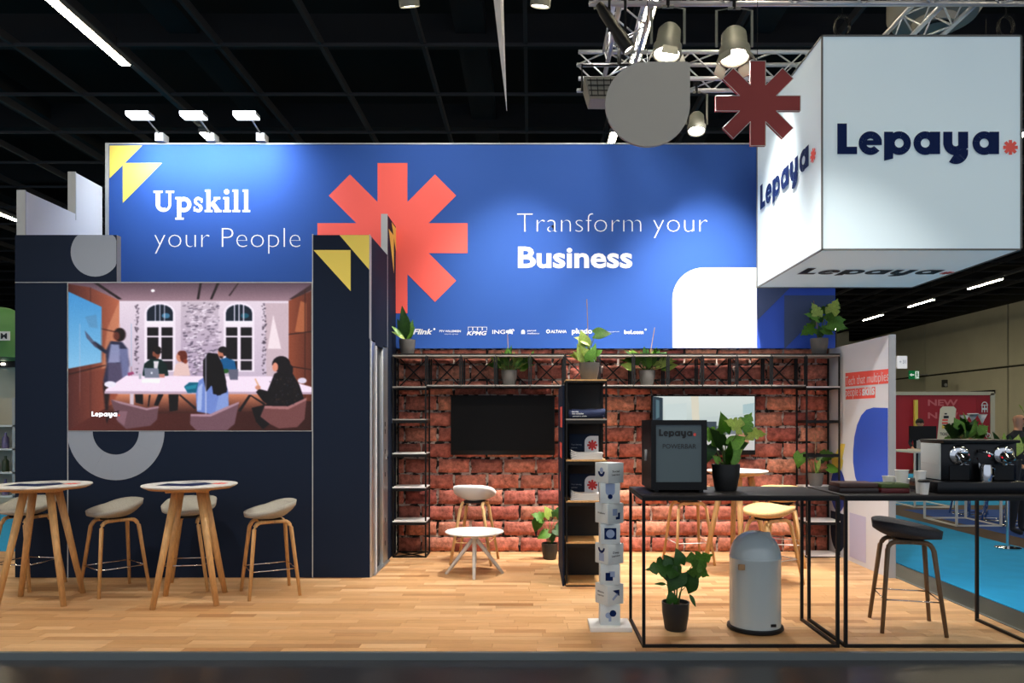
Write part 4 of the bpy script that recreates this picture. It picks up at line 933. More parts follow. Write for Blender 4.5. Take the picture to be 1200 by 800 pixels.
# boxes of capsules and tea
b1 = thing('capsule_box', 'dark brown wooden capsule box on the right counter, left of the green box', 'box', (2.2, 5.23, 1.05))
bx('tray', 0, .28, 0, .2, 0, .035, mat('dark_wood_box', (38, 26, 26), .4, noise=.3), b1, .004); bx('lid', .002, .278, .002, .198, .038, .07, mat('dark_wood_lid', (66, 42, 36), .4, noise=.3), b1, .004)
b2 = thing('tea_box', 'green and dark red box between the capsule box and the paper cups', 'box', (2.495, 5.22, 1.05))
bx('tray', 0, .2, 0, .18, 0, .035, mat('dark_red_box', (88, 22, 28), .5), b2, .004); bx('lid', .0, .2, .0, .18, .037, .066, mat('green_box', (66, 84, 34), .5), b2, .004)
bm = NB(); lathe(bm, [(0, .066), (.01, .066), (.01, .07), (0, .07)], 12, c=(.1, .03, 0)); obj('lid_knob', bm, M_BLKPL, b2)
def cup(x, y, z, lb, r=.036, h=.09, lid=False, grp='white cups by the coffee machine'):
    t = thing('paper_cup', lb, 'cup', (x, y, z), 0, grp); bm = NB(); lathe(bm, [(0, .002), (r*.72, 0), (r, h), (r+.003, h), (r+.003, h+.004), (r-.004, h+.002), (r*.7, .008), (0, .008)], 20); obj('cup_body', bm, M_WPLAST, t, 'auto')
    if lid: bm = NB(); lathe(bm, [(0, h+.014), (r*.9, h+.014), (r+.005, h+.005), (r+.005, h-.004), (0, h-.002)], 20); obj('lid', bm, M_BLKPL, t, 'auto')
cup(2.755, 5.14, 1.05, 'white paper cup nearest the counter edge, topped by a black lid', lid=True)
cup(2.76, 5.2, 1.05, 'white cup standing behind the black-lidded cup', r=.037, h=.155)
cup(2.66, 5.45, 1.05, 'white cup at the left end of the cup group', r=.045, h=.1); cup(2.72, 5.38, 1.05, 'tall white cup stack in the middle of the cup group', r=.045, h=.15); cup(2.79, 5.48, 1.05, 'white cup behind the others, touching the coffee machine', r=.035, h=.08)

# steel bin
bn = thing('pedal_bin', 'pale grey dome-topped steel bin on the floor under the counter', 'bin', (1.69, 5.53, 0))
M_BIN = mat('pale_enamel', (182, 196, 202), .14, coat=.5)
bm = NB(); lathe(bm, [(0, .003), (.2, .003), (.207, .012), (.205, .03), (.19, .034), (0, .034)], 48); obj('rubber_base', bm, M_BLKPL, bn, 'auto')
bm = NB(); lathe(bm, [(.186, .03), (.188, .045), (.188, .53), (.19, .535), (.19, .545), (.187, .55)], 56); obj('body', bm, M_BIN, bn, 'auto')
bm = NB(); lathe(bm, [(.187, .55)]+[(.187*math.cos(a), .55+.19*math.sin(a)) for a in [PI/2*i/14 for i in range(1, 14)]]+[(0, .74)], 56); dm = obj('dome_lid', bm, M_BIN, bn, 'auto')
bm = NB(); box(bm, -.045, .045, -.006, .0, 0, .1, .002)
fl = obj('flap_plate', bm, mat('silver_plastic', (176, 182, 184), .4), dm); fl.matrix_local = Matrix.Translation((.05, -.12, .655)) @ Matrix.Rotation(math.radians(-38), 4, 'X')
bx('sticker', -.165, -.12, -.152, -.13, .47, .51, M_STAKE, bn); bx('badge', .06, .1, -.181, -.17, .06, .08, M_BLKPL, bn)

# cube totem
ct = thing('cube_totem', 'tall stack of eight white printed cubes on a base plate, left of the counter', 'display stand', (.595, 5.56, 0))
bx('base_plate', -.155, .155, -.13, .13, 0, .035, M_WPLAST, ct, .003)
cs = .152; M_LILAC = mat('pale_lilac_print', (142, 160, 196), .6)
for k in range(8):
    rot = [math.radians(0), math.radians(33)][k % 2]; e = rnd.uniform(-.05, .05); hs = .076 if k % 2 else .074
    bm = NB(); box(bm, -hs, hs, -hs, hs, 0, cs-.002, .002); c = obj('cube', bm, mat('totem_white', (206, 214, 218), .5), ct, 'auto'); c.location = ((.0 if k % 2 == 0 else 0), 0, .035+cs*k); c.rotation_euler = (0, 0, -(rot+e) if k % 2 else e)
    c.rotation_euler = (0, 0, (math.radians(33) if k % 2 else 0)+e*.4)
    f0 = Plane((0, -hs-.0008, 0), (1, 0, 0), (0, 0, 1)); f0b = Plane((0, -hs-.0014, 0), (1, 0, 0), (0, 0, 1)); fl_ = Plane((-hs-.0008, 0, 0), (0, -1, 0), (0, 0, 1)); flb = Plane((-hs-.0014, 0, 0), (0, -1, 0), (0, 0, 1))
    if k == 0: pr('cube_print', [disc(.02, .09, .025), rect(.0, .08, .02, .1)], f0b, M_INK, c); pr('cube_print', [disc(-.015, .075, .022), rect(-.012, .03, .008, .08)], f0, M_LILAC, c)
    elif k == 2: pr('cube_print', [rect(-.035, .05, .0, .09), rect(-.035, .03, .02, .06)], f0b, M_INK, c); pr('cube_print', [rect(-.01, .055, .035, .1)], f0, M_LILAC, c)
    elif k == 4: pr('cube_print', [rect(-.045, .035, .045, .12)], f0, M_INK, c); pr('cube_print', [disc(0, .077, .032)], f0b, M_LILAC, c)
    elif k == 6: pr('cube_print', [disc(0, .09, .035), rect(-.035, .09, .035, .148)], f0, M_LILAC, c); pr('cube_print', [disc(0, .05, .018)], f0b, M_INK, c)
    else:
        # after the turn the -X face looks front-left... the -Y face front-right
        if k == 7: pr('cube_print', band(0, .085, .04, .018, 180, 360, 12), flb, M_INK, c); pr('cube_print', [disc(0, .095, .02)], fl_, M_LILAC, c); text('Social', f0, -.035, .035, .08, .015, M_DINK, c, off=.02); text('Learning', f0, -.04, .04, .055, .015, M_DINK, c, off=.02)
        if k == 5: text('Wellbeing', fl_, -.045, .045, .07, .014, M_DINK, c, off=.02); pr('cube_print', [rect(.0, .03, .04, .05), rect(.02, .03, .04, .08)], f0b, M_INK, c); pr('cube_print', [rect(-.03, .06, .015, .11)], f0, M_LILAC, c)
        if k == 3: pr('cube_print', band(0, .12, .04, .02, 180, 360, 12), flb, M_INK, c); pr('cube_print', [rect(-.03, .02, .03, .08)], fl_, M_LILAC, c); text('Deep', f0, -.03, .03, .08, .015, M_DINK, c, off=.02); text('Learning', f0, -.04, .04, .055, .015, M_DINK, c, off=.02)
        if k == 1: text('Effective', fl_, -.045, .03, .085, .014, M_DINK, c, off=.02); text('Learning', fl_, -.045, .03, .06, .014, M_DINK, c, off=.02); pr('cube_print', [[(-.03, .11), (.035, .11), (.035, .06)]], f0, M_INK, c); pr('cube_print', [line2((-.03, .04), (.02, .08), .02)], f0, M_LILAC, c)

# ------------------------------------------------------------------ hanging light cube
hc = thing('hanging_cube', 'large white fabric cube hanging at top right with navy lettering on its sides', 'hanging sign', (2.617, 6.6, 3.10))
M_CUBE = mat('backlit_fabric', (192, 208, 216), .7, emit=.27, ecol=(190, 212, 222)); CW, CD, CH = 1.8, 1.9, 1.93
bm = NB(); box(bm, .006, CW-.006, .006, CD-.006, .006, CH-.006); obj('fabric', bm, M_CUBE, hc)
bm = NB()
for a in (0, CW-.014):
    for b in (0, CD-.014): box(bm, a, a+.014, b, b+.014, 0, CH)
    for c in (0, CH-.014): box(bm, a, a+.014, 0, CD, c, c+.014)
for b in (0, CD-.014):
    for c in (0, CH-.014): box(bm, 0, CW, b, b+.014, c, c+.014)
for v in bm.verts: v.co += Vector(((v.co.x-CW/2)*.003, (v.co.y-CD/2)*.003, (v.co.z-CH/2)*.003))
obj('frame', bm, mat('frame_grey', (96, 98, 98), .5, .3), hc)
xh = 26.2/130.3
write_wordmark(Plane((0, -.004, 0), (1, 0, 0), (0, 0, 1)), (981-963)/130.3, CH-(180.5-41)/130.3, xh, hc, M_INK, sx=xh*.995)
write_wordmark(Plane((-.004, 0, 0), (0, -1, 0), (0, 0, 1)), -CD+.14, CH-(180.5-41)/130.3, xh, hc, M_INK)
write_wordmark(Plane((0, 0, -.004), (1, 0, 0), (0, -1, 0)), .17, -1.09, xh*.98, hc, M_DINK, sy=.23, sx=xh*.98)
for (a, b) in ((.2, .2), (CW-.2, .2), (.2, CD-.2), (CW-.2, CD-.2)):
    bm = NB(); tube(bm, ((a, b, CH), (a, b, CH+.25)), .004, 5); obj('cable', bm, M_BLACK, hc)

# hanging asterisk and teardrop
ha = thing('hanging_asterisk', 'dark red asterisk sign hanging in front of the white cube', 'hanging sign', (1.92, 6.2, 4.245))
bm = NB(); poly(bm, [Vector((u, 0, v)) for u, v in aster(0, 0, .358, .128)], (0, .03, 0)); obj('panel', bm, mat('dark_red_board', (122, 26, 30), .6), ha)
bm = NB()
pts = [(u, v) for u, v in aster(0, 0, .358, .128)]
for (a, b) in zip(pts, pts[1:]+pts[:1]): tube(bm, (Vector((a[0], -.0, a[1])), Vector((b[0], 0, b[1]))), .003, 4)
obj('edge', bm, M_GREYEDGE, ha)
bm = NB(); tube(bm, ((0, .015, .35), (0, .015, 1.05)), .003, 5); obj('cable', bm, M_BLACK, ha)
hd = thing('hanging_teardrop', 'grey teardrop-shaped sign with one square corner hanging from the truss', 'hanging sign', (.988, 6.2, 4.238))
r_ = .358; tp = [(r_*math.cos(a), r_*math.sin(a)) for a in [PI/2+(3*PI/2)*i/40 for i in range(41)]] + [(r_, r_-.03)] + [(r_-.03+.03*math.cos(a), r_-.03+.03*math.sin(a)) for a in (PI/6, PI/3)] + [(r_-.03, r_)]
bm = NB(); poly(bm, [Vector((u, 0, v)) for u, v in tp], (0, .03, 0)); obj('panel', bm, mat('mid_grey_board', (150, 150, 148), .55), hd)
bm = NB(); tube(bm, ((0, .015, .35), (0, .015, 1.05)), .003, 5); obj('cable', bm, M_BLACK, hd)

# ------------------------------------------------------------------ truss
M_TR = mat('truss_aluminium', (206, 208, 214), .35, .55)
def truss(lb, p0, p1, w_=.29):
    p0, p1 = Vector(p0), Vector(p1); d = (p1-p0); L = d.length; d.normalize(); s = Vector((-d.y, d.x, 0)); t = thing('lighting_truss', lb, 'truss', p0)
    cs = [s*a+Vector((0, 0, b)) for a in (0, w_) for b in (0, w_)]
    for c in cs: bm = NB(); tube(bm, (c, c+d*L), .024, 10); obj('chord', bm, M_TR, t, True)
    bm = NB(); n = max(1, int(L/w_)); st = L/n
    for (a, b) in ((0, 1), (2, 3), (0, 2), (1, 3)):
        for i in range(n): tube(bm, (cs[a if i % 2 else b]+d*st*i, cs[b if i % 2 else a]+d*st*(i+1)), .009, 6)
    tag(obj('bracing', bm, M_TR, t, True), kind='stuff'); return t
TZ = 5.29
truss('near lighting truss crossing the top edge of the photo above the white cube', (.52, 6.27, TZ), (4.8, 6.27, TZ))
truss('far lighting truss running behind the dark red asterisk to the white cube', (.52, 8.0, TZ), (4.5, 8.0, TZ))
truss('short lighting truss receding at upper left behind the grey teardrop', (1.09-.0, 6.57, TZ), (1.09, 7.99, TZ))
truss('lighting truss receding above the right half of the white cube', (3.98, 6.57, TZ), (3.98, 7.99, TZ))

SP = []
def spot(lb, loc, target, energy=SPOT_W, hang=.3, r=.1, L=.22, ang=70, mcol=mat('fixture_grey', (120, 120, 108), .5), color=(1, .95, .88), soft=.06, name='stage_spotlight', off=(0, 0, 0)):
    loc = Vector(loc); d = (Vector(target)-loc).normalized(); t = thing(name, lb, 'spotlight', loc)
    M = aim(d, (0, 0, 0)); bm = NB()
    lathe(bm, [(0, -L*.6), (r*.55, -L*.6), (r*.8, -L*.45), (r*.85, 0), (r, L*.1), (r, L*.4), (r*.9, L*.4), (r*.88, L*.3), (0, L*.3)], 20, M=M); obj('body', bm, mcol, t, 'auto')
    bm = NB(); lathe(bm, [(0, L*.34), (r*.86, L*.34), (r*.86, L*.32), (0, L*.32)], 20, M=M); obj('lens', bm, M_LENS, t)
    sx = r*1.15; bm = NB()
    for s in (-1, 1): tube(bm, ((s*sx, 0, 0), (s*sx, 0, hang*.8), (s*sx*.3, 0, hang*.85)), .012, 4, sq=.4)
    tube(bm, ((-sx*.35, 0, hang*.85), (sx*.35, 0, hang*.85)), .014, 6); obj('yoke', bm, mcol, t)
    bm = NB(); tube(bm, ((0, 0, hang*.82), (0, 0, hang+.03)), .016, 8); lathe(bm, [(.026, -.03), (.042, -.03), (.042, .03), (.026, .03)], 14, M=Matrix.Translation((0, 0, hang+.05)) @ Matrix.Rotation(PI/2, 4, 'Y')); obj('clamp', bm, M_BLACK, t)
    for a in range(4):
        bm = NB(); Mb = M @ Matrix.Rotation(a*PI/2+PI/4, 4, 'Z'); vs = [Mb @ Vector(p) for p in ((-.06, r, L*.4), (.06, r, L*.4), (.075, r*1.25, L*.75), (-.075, r*1.25, L*.75))]; poly(bm, vs, d*0+(Mb.to_3x3() @ Vector((0, .004, 0)))); obj('barn_door', bm, mcol, t) if r > .11 else bm.free()
    if energy:
        l = bpy.data.lights.new('bulb', 'SPOT'); l.energy = energy; l.color = color; l.spot_size = math.radians(ang); l.spot_blend = 1.0; l.shadow_soft_size = soft
        lo = bpy.data.objects.new('bulb', l); C.objects.link(lo); lo.parent = t; lo.matrix_local = Matrix.Translation(d*(L*.45)) @ d.to_track_quat('-Z', 'Y').to_matrix().to_4x4()
    return t
spot('bright stage spotlight hanging just above the grey teardrop sign', (1.2, 6.42, 4.86), (.55, 5.7, 0), SPOT_W*.5, hang=.38, r=.125, L=.27, ang=110)
spot('bright stage spotlight hanging at the top between teardrop and asterisk signs', (1.78, 6.42, 4.83), (1.7, 5.5, 0), SPOT_W*.5, hang=.4, r=.135, L=.27, ang=110)
spot('small spotlight on the far truss just right of the grey teardrop sign', (1.83, 8.1, 4.83), (1.5, 6.9, 0), SPOT_W*.7, hang=.42, r=.1, ang=100)
spot('small spotlight on the far truss, mostly hidden behind the dark red asterisk', (2.86, 8.1, 4.75), (2.9, 7.2, 0), SPOT_W*.5, hang=.48, r=.08, ang=100)
spot('black tilted profile spotlight at the upper left end of the truss', (.75, 6.36, 4.93), (3.45, 5.86, .53), SPOT_W*.25, hang=.36, r=.06, L=.5, ang=85, mcol=M_BLKPL)
truss('added front lighting truss over the booth edge, unseen above the frame', (-5, 4.0, 5.9), (5, 4.0, 5.9))  # added unseen truss; its three spots brighten tables, floor and side wall
spot('added fill spotlight on the front truss facing the tables and the navy wall', (-3.9, 4.15, 5.5), (-3.4, 7.0, .4), SPOT_W*.6, hang=.36, r=.1, ang=75)
spot('added fill spotlight on the front truss facing the middle of the floor', (-.6, 4.15, 5.5), (-.9, 7.2, 0), SPOT_W*.45, hang=.36, r=.1, ang=75)
spot('added fill spotlight on the front truss facing the white side wall', (1.7, 4.15, 5.5), (3.45, 7.6, .9), SPOT_W*1.3, hang=.36, r=.1, ang=40)
truss('added rear upper truss close to the banner, unseen above the frame', (-4.6, 7.1, 6.0), (2.4, 7.1, 6.0))  # added unseen truss; its spots brighten the banner and the bricks
spot('added fill spotlight on the rear upper truss facing the slogan at right', (.7, 7.2, 5.72), (1.5, 8.7, 2.9), SPOT_W*.42, hang=.25, r=.1, ang=140, soft=.12)
spot('added fill spotlight on the rear upper truss facing the brick wall', (2.2, 7.15, 5.72), (1.8, 8.7, 1.0), SPOT_W*3.6, hang=.25, r=.1, ang=62)
spot('added fill spotlight on the rear upper truss facing the left brick wall', (.1, 7.2, 5.72), (-.4, 8.7, 1.0), SPOT_W*2.1, hang=.25, r=.1, ang=62)
spot('added fill spotlight on the rear upper truss facing the coral asterisk', (-1.2, 7.2, 5.72), (-.9, 8.7, 2.4), SPOT_W*.35, hang=.25, r=.1, ang=140, soft=.12)
fb = thing('flood_light', 'grey box-shaped flood light with grille hanging left of the teardrop sign', 'flood light', (.78, 7.3, 4.72))
bm = NB(); vs = [bm.verts.new(p) for p in ((-.2, -.1, 0), (.2, -.1, 0), (.2, .14, 0), (-.2, .14, 0), (-.26, -.14, .2), (.26, -.14, .2), (.26, .16, .2), (-.26, .16, .2))]
for f in ((0, 3, 2, 1), (4, 5, 6, 7), (0, 1, 5, 4), (2, 3, 7, 6), (1, 2, 6, 5), (0, 4, 7, 3)): bm.faces.new([vs[q] for q in f])
obj('housing', bm, mat('fixture_grey', (120, 120, 108), .5), fb)
bm = NB()
for i in range(7): bar(bm, (-.18+i*.06, -.112-.003, .02), (-.2+i*.066, -.14-.003, .18), .008)
for j in range(4): bar(bm, (-.2-.01*j, -.11-.01*j, .03+.045*j), (.2+.01*j, -.11-.01*j, .03+.045*j), .008)
obj('grille', bm, M_BLKPL, fb)
bm = NB(); tube(bm, ((-.27, 0, .12), (-.27, 0, .38), (.27, 0, .38), (.27, 0, .12)), .014, 6); tube(bm, ((0.1, 0, .38), (0.1, 0, .6)), .02, 8); obj('yoke', bm, M_BLACK, fb)
# cable coils over the cube
for (px, py, lb) in ((988, 30, 'black cable coil hanging over the left part of the white cube'), (1180, 30, 'black cable coil hanging over the right corner of the white cube')):
    p = P(px, py, 6.9); t = thing('cable_coil', lb, 'cable', p); bm = NB()
    for k in range(3):
        n = 18; tube(bm, [(.07*math.cos(2*PI*i/n+k), .02*k, .1*math.sin(2*PI*i/n+k)) for i in range(n+1)], .006, 5)
    tube(bm, ((0, .02, .1), (0, .02, .5)), .006, 5); obj('coil', bm, M_BLACK, t, True)
vt = thing('hanging_drum', 'large beige round ceiling drum behind the truss above the white cube', 'ceiling drum', P(1095, 25, 10.5))
bm = NB(); lathe(bm, [(0, -.1), (.28, -.1), (.3, 0), (.55, .02), (.62, .12), (.62, .45), (.5, .6), (0, .6)], 40); obj('shell', bm, mat('beige_metal', (168, 160, 146), .6), vt, 'auto')
bm = NB(); lathe(bm, [(.2, -.12), (.24, -.12), (.24, -.1), (.2, -.1)], 24); obj('inner_ring', bm, M_BLACK, vt)
pn_ = thing('hanging_pennant', 'long narrow white pennant hanging from the dark ceiling', 'pennant', P(594, 130, 7.0))
bm = NB(); n = 8; L = []
for i in range(n+1):
    t_ = i/n; wd = .004+.62*t_; z = 4.1*t_; xo = -.2*t_-.02*math.sin(t_*4)
    L.append([bm.verts.new((xo-wd*.35, 0, z)), bm.verts.new((xo+wd*.02, -.05*t_-.005, z)), bm.verts.new((xo+wd*.22, .03*t_, z))])
for i in range(n):
    for j in (0, 1): bm.faces.new((L[i][j], L[i][j+1], L[i+1][j+1], L[i+1][j]))
bmesh.ops.solidify(bm, geom=bm.faces[:], thickness=.003); obj('cloth', bm, M_WPLAST, pn_)

# ------------------------------------------------------------------ people far behind
def person(lb, loc, yaw, hair=None, H=1.75, arms=((-.3, .05, 1.0), (.3, .05, 1.0)), cloth=M_DARKCLOTH):
    t = thing('person', lb, 'person', loc, yaw); s = H/1.75
    V = {'pel': (0, 0, .95), 'wa': (0, .0, 1.1), 'ch': (0, .0, 1.32), 'nk': (0, 0, 1.49), 'hd0': (0, -.01, 1.56), 'hd1': (0, -.015, 1.66), 'hd2': (0, 0, 1.72)}
    Rr = {'pel': .14, 'wa': .125, 'ch': .15, 'nk': .05, 'hd0': .06, 'hd1': .088, 'hd2': .062}
    E = [('pel', 'wa'), ('wa', 'ch'), ('ch', 'nk'), ('nk', 'hd0'), ('hd0', 'hd1'), ('hd1', 'hd2')]
    for sd, hnd in zip((-1, 1), arms):
        k = 'L' if sd < 0 else 'R'
        V.update({'sh'+k: (sd*.19, 0, 1.40), 'el'+k: (sd*.26, .03, 1.13), 'wr'+k: (hnd[0], -abs(hnd[1])*4, hnd[2]), 'ha'+k: (hnd[0], -abs(hnd[1])*4-.05, hnd[2]-.03), 'hi'+k: (sd*.1, 0, .9), 'kn'+k: (sd*.11, -.02, .5), 'an'+k: (sd*.12, .02, .08), 'to'+k: (sd*.13, -.14, .035)})
        Rr.update({'sh'+k: .06, 'el'+k: .045, 'wr'+k: .032, 'ha'+k: .035, 'hi'+k: .095, 'kn'+k: .065, 'an'+k: .045, 'to'+k: .035})
        E += [('ch', 'sh'+k), ('sh'+k, 'el'+k), ('el'+k, 'wr'+k), ('wr'+k, 'ha'+k), ('pel', 'hi'+k), ('hi'+k, 'kn'+k), ('kn'+k, 'an'+k), ('an'+k, 'to'+k)]
        for f in range(5):
            a = 'f%d%s' % (f, k); b = 'g%d%s' % (f, k); fx = (f-2)*.016
            V[a] = (hnd[0]+fx, -abs(hnd[1])*4-.09, hnd[2]-.035); V[b] = (hnd[0]+fx*1.2, -abs(hnd[1])*4-.12-(.02 if f in (1, 2, 3) else 0), hnd[2]-.06); Rr[a] = .009; Rr[b] = .008; E += [('ha'+k, a), (a, b)]
    ks = list(V); me = bpy.data.meshes.new('body'); me.from_pydata([tuple(c*s for c in V[k]) for k in ks], [(ks.index(a), ks.index(b)) for a, b in E], [])
    o = bpy.data.objects.new('b', me); C.objects.link(o); o.modifiers.new('s', 'SKIN'); sv = me.skin_vertices[0].data
    for i, k in enumerate(ks): sv[i].radius = (Rr[k]*s*(1.25 if k in ('pel', 'wa', 'ch') else 1), Rr[k]*s)
    sv[0].use_root = True; sd_ = o.modifiers.new('u', 'SUBSURF'); sd_.levels = 2
    bpy.context.view_layer.update(); nm = bpy.data.meshes.new_from_object(o.evaluated_get(bpy.context.evaluated_depsgraph_get())); bpy.data.objects.remove(o)
    nm.materials.clear(); nm.materials.append(M_SKIN); nm.materials.append(cloth); nm.name = 'body'
    for p in nm.polygons:
        z = p.center.z/s; y = -p.center.y/s; p.material_index = 1 if (z < 1.49 and not (y > .17 and z > .8)) else 0
    b = link('body', nm, t, None, True)
    bm = NB(); bmesh.ops.create_uvsphere(bm, u_segments=12, v_segments=8, radius=.02, matrix=Matrix.Translation((0, -.115*s, 1.635*s)) @ Matrix.Diagonal((.7, 1, 1.2, 1)))
    for sd in (-1, 1): bmesh.ops.create_uvsphere(bm, u_segments=8, v_segments=6, radius=.022, matrix=Matrix.Translation((sd*.092*s, 0, 1.64*s)) @ Matrix.Diagonal((.4, .8, 1.2, 1)))
    obj('face_features', bm, M_SKIN, t, True)
    bm = NB()
    for sd in (-1, 1): bmesh.ops.create_uvsphere(bm, u_segments=8, v_segments=6, radius=.011, matrix=Matrix.Translation((sd*.034*s, -.098*s, 1.66*s)))
    obj('eyes', bm, M_DARKCLOTH, t, True); bx('mouth', -.025*s, .025*s, -.1*s, -.09*s, 1.58*s, 1.588*s, mat('lips', (150, 80, 76), .6), t)
    if hair:
        bm = NB(); bmesh.ops.create_uvsphere(bm, u_segments=20, v_segments=14, radius=.105*s, matrix=Matrix.Translation((0, .02*s, 1.69*s)) @ Matrix.Diagonal((.95, 1.05, .95, 1)))
        bmesh.ops.delete(bm, geom=[v for v in bm.verts if v.co.z < 1.66*s and v.co.y < .0], context='VERTS'); obj('hair', bm, hair, t, True)
    return t
person('bald man in a dark jacket standing behind the coffee machine at the right edge', (6.9, 10.4, ZG), .5, None, 1.72)
person('dark-haired man standing behind the black monitor at the red booth', (9.55, 18.0, ZG), 0, M_HAIR, 1.62)

# ------------------------------------------------------------------ red booth and the rest of the background at right
YRD = 24.0
def rx(px): return (px-VX)*YRD/F
def rz(py): return CAMH+(VY-py)*YRD/F
rbw = thing('booth_wall', 'red printed booth wall with a ticket poster far behind the coffee machine', 'booth wall', (0, YRD, ZG))
bx('panel', rx(1035), rx(1160), 0, .1, 0, rz(463)+.05, M_RED, rbw); bx('top_rail', rx(1035), rx(1164), -.05, .12, rz(463)+.05, rz(459)+.05, mat('pale_rail', (196, 192, 176), .6), rbw); bx('side_rail', rx(1160), rx(1165), -.05, .12, 0, rz(459), mat('pale_rail', (196, 192, 176), .6), rbw)
yp = bx('pole', rx(1068.5), rx(1072), -.2, -.1, 0, rz(467), M_YEL, rbw); yp['label'] = 'yellow pole'
pf = Plane((0, -.02, -ZG), (1, 0, 0), (0, 0, 1)); M_PINK = mat('pale_red_print', (214, 110, 120), .6)
text('NEW', pf, rx(1087), rx(1122), rz(475), .2, M_PINK, rbw, off=.03); text('N', pf, rx(1087), rx(1098), rz(490), .2, M_PINK, rbw, off=.03); text('W', pf, rx(1112), rx(1122), rz(490), .2, M_PINK, rbw, off=.03)
bx('darker_panel', rx(1144), rx(1160), -.012, 0, 0, rz(463), mat('deep_red_print', (158, 24, 44), .6), rbw)
phn = [(rx(a), rz(b)) for a, b in ((1097, 520), (1101, 479), (1104, 476), (1117, 476), (1120, 479), (1115, 520))]
pr('phone_poster', [phn], Plane((0, -.03, -ZG), (1, 0, 0), (0, 0, 1)), mat('cream_print', (236, 230, 214), .6), rbw)
pq = Plane((0, -.04, -ZG), (1, 0, 0), (0, 0, 1))
text('TICKET', pq, rx(1100.5), rx(1112), rz(510), .1, M_DINK, rbw, off=.01)
pr('poster_mark', [rect(rx(1105), rz(490), rx(1111), rz(487)), rect(rx(1106), rz(485.5), rx(1109), rz(484))], pq, M_DINK, rbw); pr('poster_mark', [rect(rx(1103.5), rz(493), rx(1110), rz(491)), rect(rx(1103), rz(496.5), rx(1110), rz(494.5))], pq, M_CORAL, rbw); pr('poster_mark', [rect(rx(1103), rz(502), rx(1108), rz(498))], pq, M_YEL, rbw)
tw_ = [rect(rx(1149), rz(475), rx(1157), rz(474)), rect(rx(1149.5), rz(483), rx(1150.5), rz(475)), rect(rx(1155.5), rz(483), rx(1156.5), rz(475)), rect(rx(1149.5), rz(480), rx(1156.5), rz(478)), rect(rx(1152.3), rz(483), rx(1153.6), rz(475))] + band(rx(1153), rz(474), .1, .07, 0, 180, 8) + band(rx(1157), rz(510), .085, .055, 0, 360, 12) + band(rx(1149), rz(511), .05, .03, 0, 360, 10) + [line2((rx(1149), rz(509)), (rx(1155), rz(502)), .03), line2((rx(1153), rz(498)), (rx(1157), rz(510)), .03)]
pr('icon_marks', tw_, pq, M_WPRINT, rbw)
for k, (a, b, sz) in enumerate(((1130, 489, 1), (1140, 487, 1.1), (1151, 488, 1))):
    bm = NB(); c = P(a, b, 11.75)
    t = thing('calla_lily', ['white calla lily leaning left before the red wall', 'white calla lily standing in the middle of the three', 'white calla lily nearest the right icons'][k], 'flower', (c.x, c.y, c.z-.3), 0, 'calla lilies')
    lathe(bm, [(.012, .2), (.03, .25), (.075*sz, .34), (.07*sz, .33), (.02, .24)], 12); obj('bloom', bm, M_WPRINT, t, True)
    bm = NB(); tube(bm, ((0, 0, ZG+1.025-(c.z-.3)), (0.02, 0, -.1), (0, 0, .21)), .01, 6); obj('stem', bm, M_STEM, t, True)
pv = P(1135, 520, 10.2)
t = plant('dark leafy plant behind the coffee machine before the red booth wall', (6.86, 11.6, ZG+1.02), .12, .2, M_POTB, bush(16, .26, .1, .42, .24, ['heart', 'blade', 'split'], [M_LEAFD, M_LEAF], 21), thin=.008)
for (px, py, Y, s, sd, lb) in ((1181, 524, 9.2, 1, 5, 'low green plant at the right edge behind the coffee machine'), (1206, 470, 13, 1, 8, 'thin branch plant at the right edge before the beige hall wall')):
    p = P(px, py+(14 if sd == 5 else 30), Y); t = plant(lb, (p.x, Y, p.z-.3), .15, .3, M_POTB, bush(12, .35, .05, .3 if sd == 5 else .7, (.2 if sd == 5 else .12), ['blade', 'heart'], [M_LEAFD, M_LEAFY], sd), thin=.006)
    bm = NB(); lathe(bm, [(.15, ZG-(p.z-.3)), (.15, ZG-(p.z-.3)+.02), (.02, ZG-(p.z-.3)+.03), (.02, -.02), (.12, -.015), (.12, 0), (0, 0)], 16); obj('stand', bm, M_CHROME, t, 'auto')
mo = thing('monitor_stand', 'black monitor back on a pale stand before the red booth', 'monitor', (P(1082, 500, 15).x, 15, ZG))
zc = lambda py: CAMH+(VY-py)*15/F-ZG
bx('monitor', -.27, .27, 0, .05, zc(515), zc(499), M_BLKPL, mo); bx('laptop', -.14, .14, -.02, .0, zc(525), zc(516), M_GREYEDGE, mo); bx('shelf', -.22, .22, -.12, .2, zc(527.5), zc(526), M_WPLAST, mo); bx('column', -.04, .04, .06, .12, 0, zc(510), M_GREYEDGE, mo); bx('foot', -.25, .25, -.15, .25, 0, .03, M_GREYEDGE, mo)
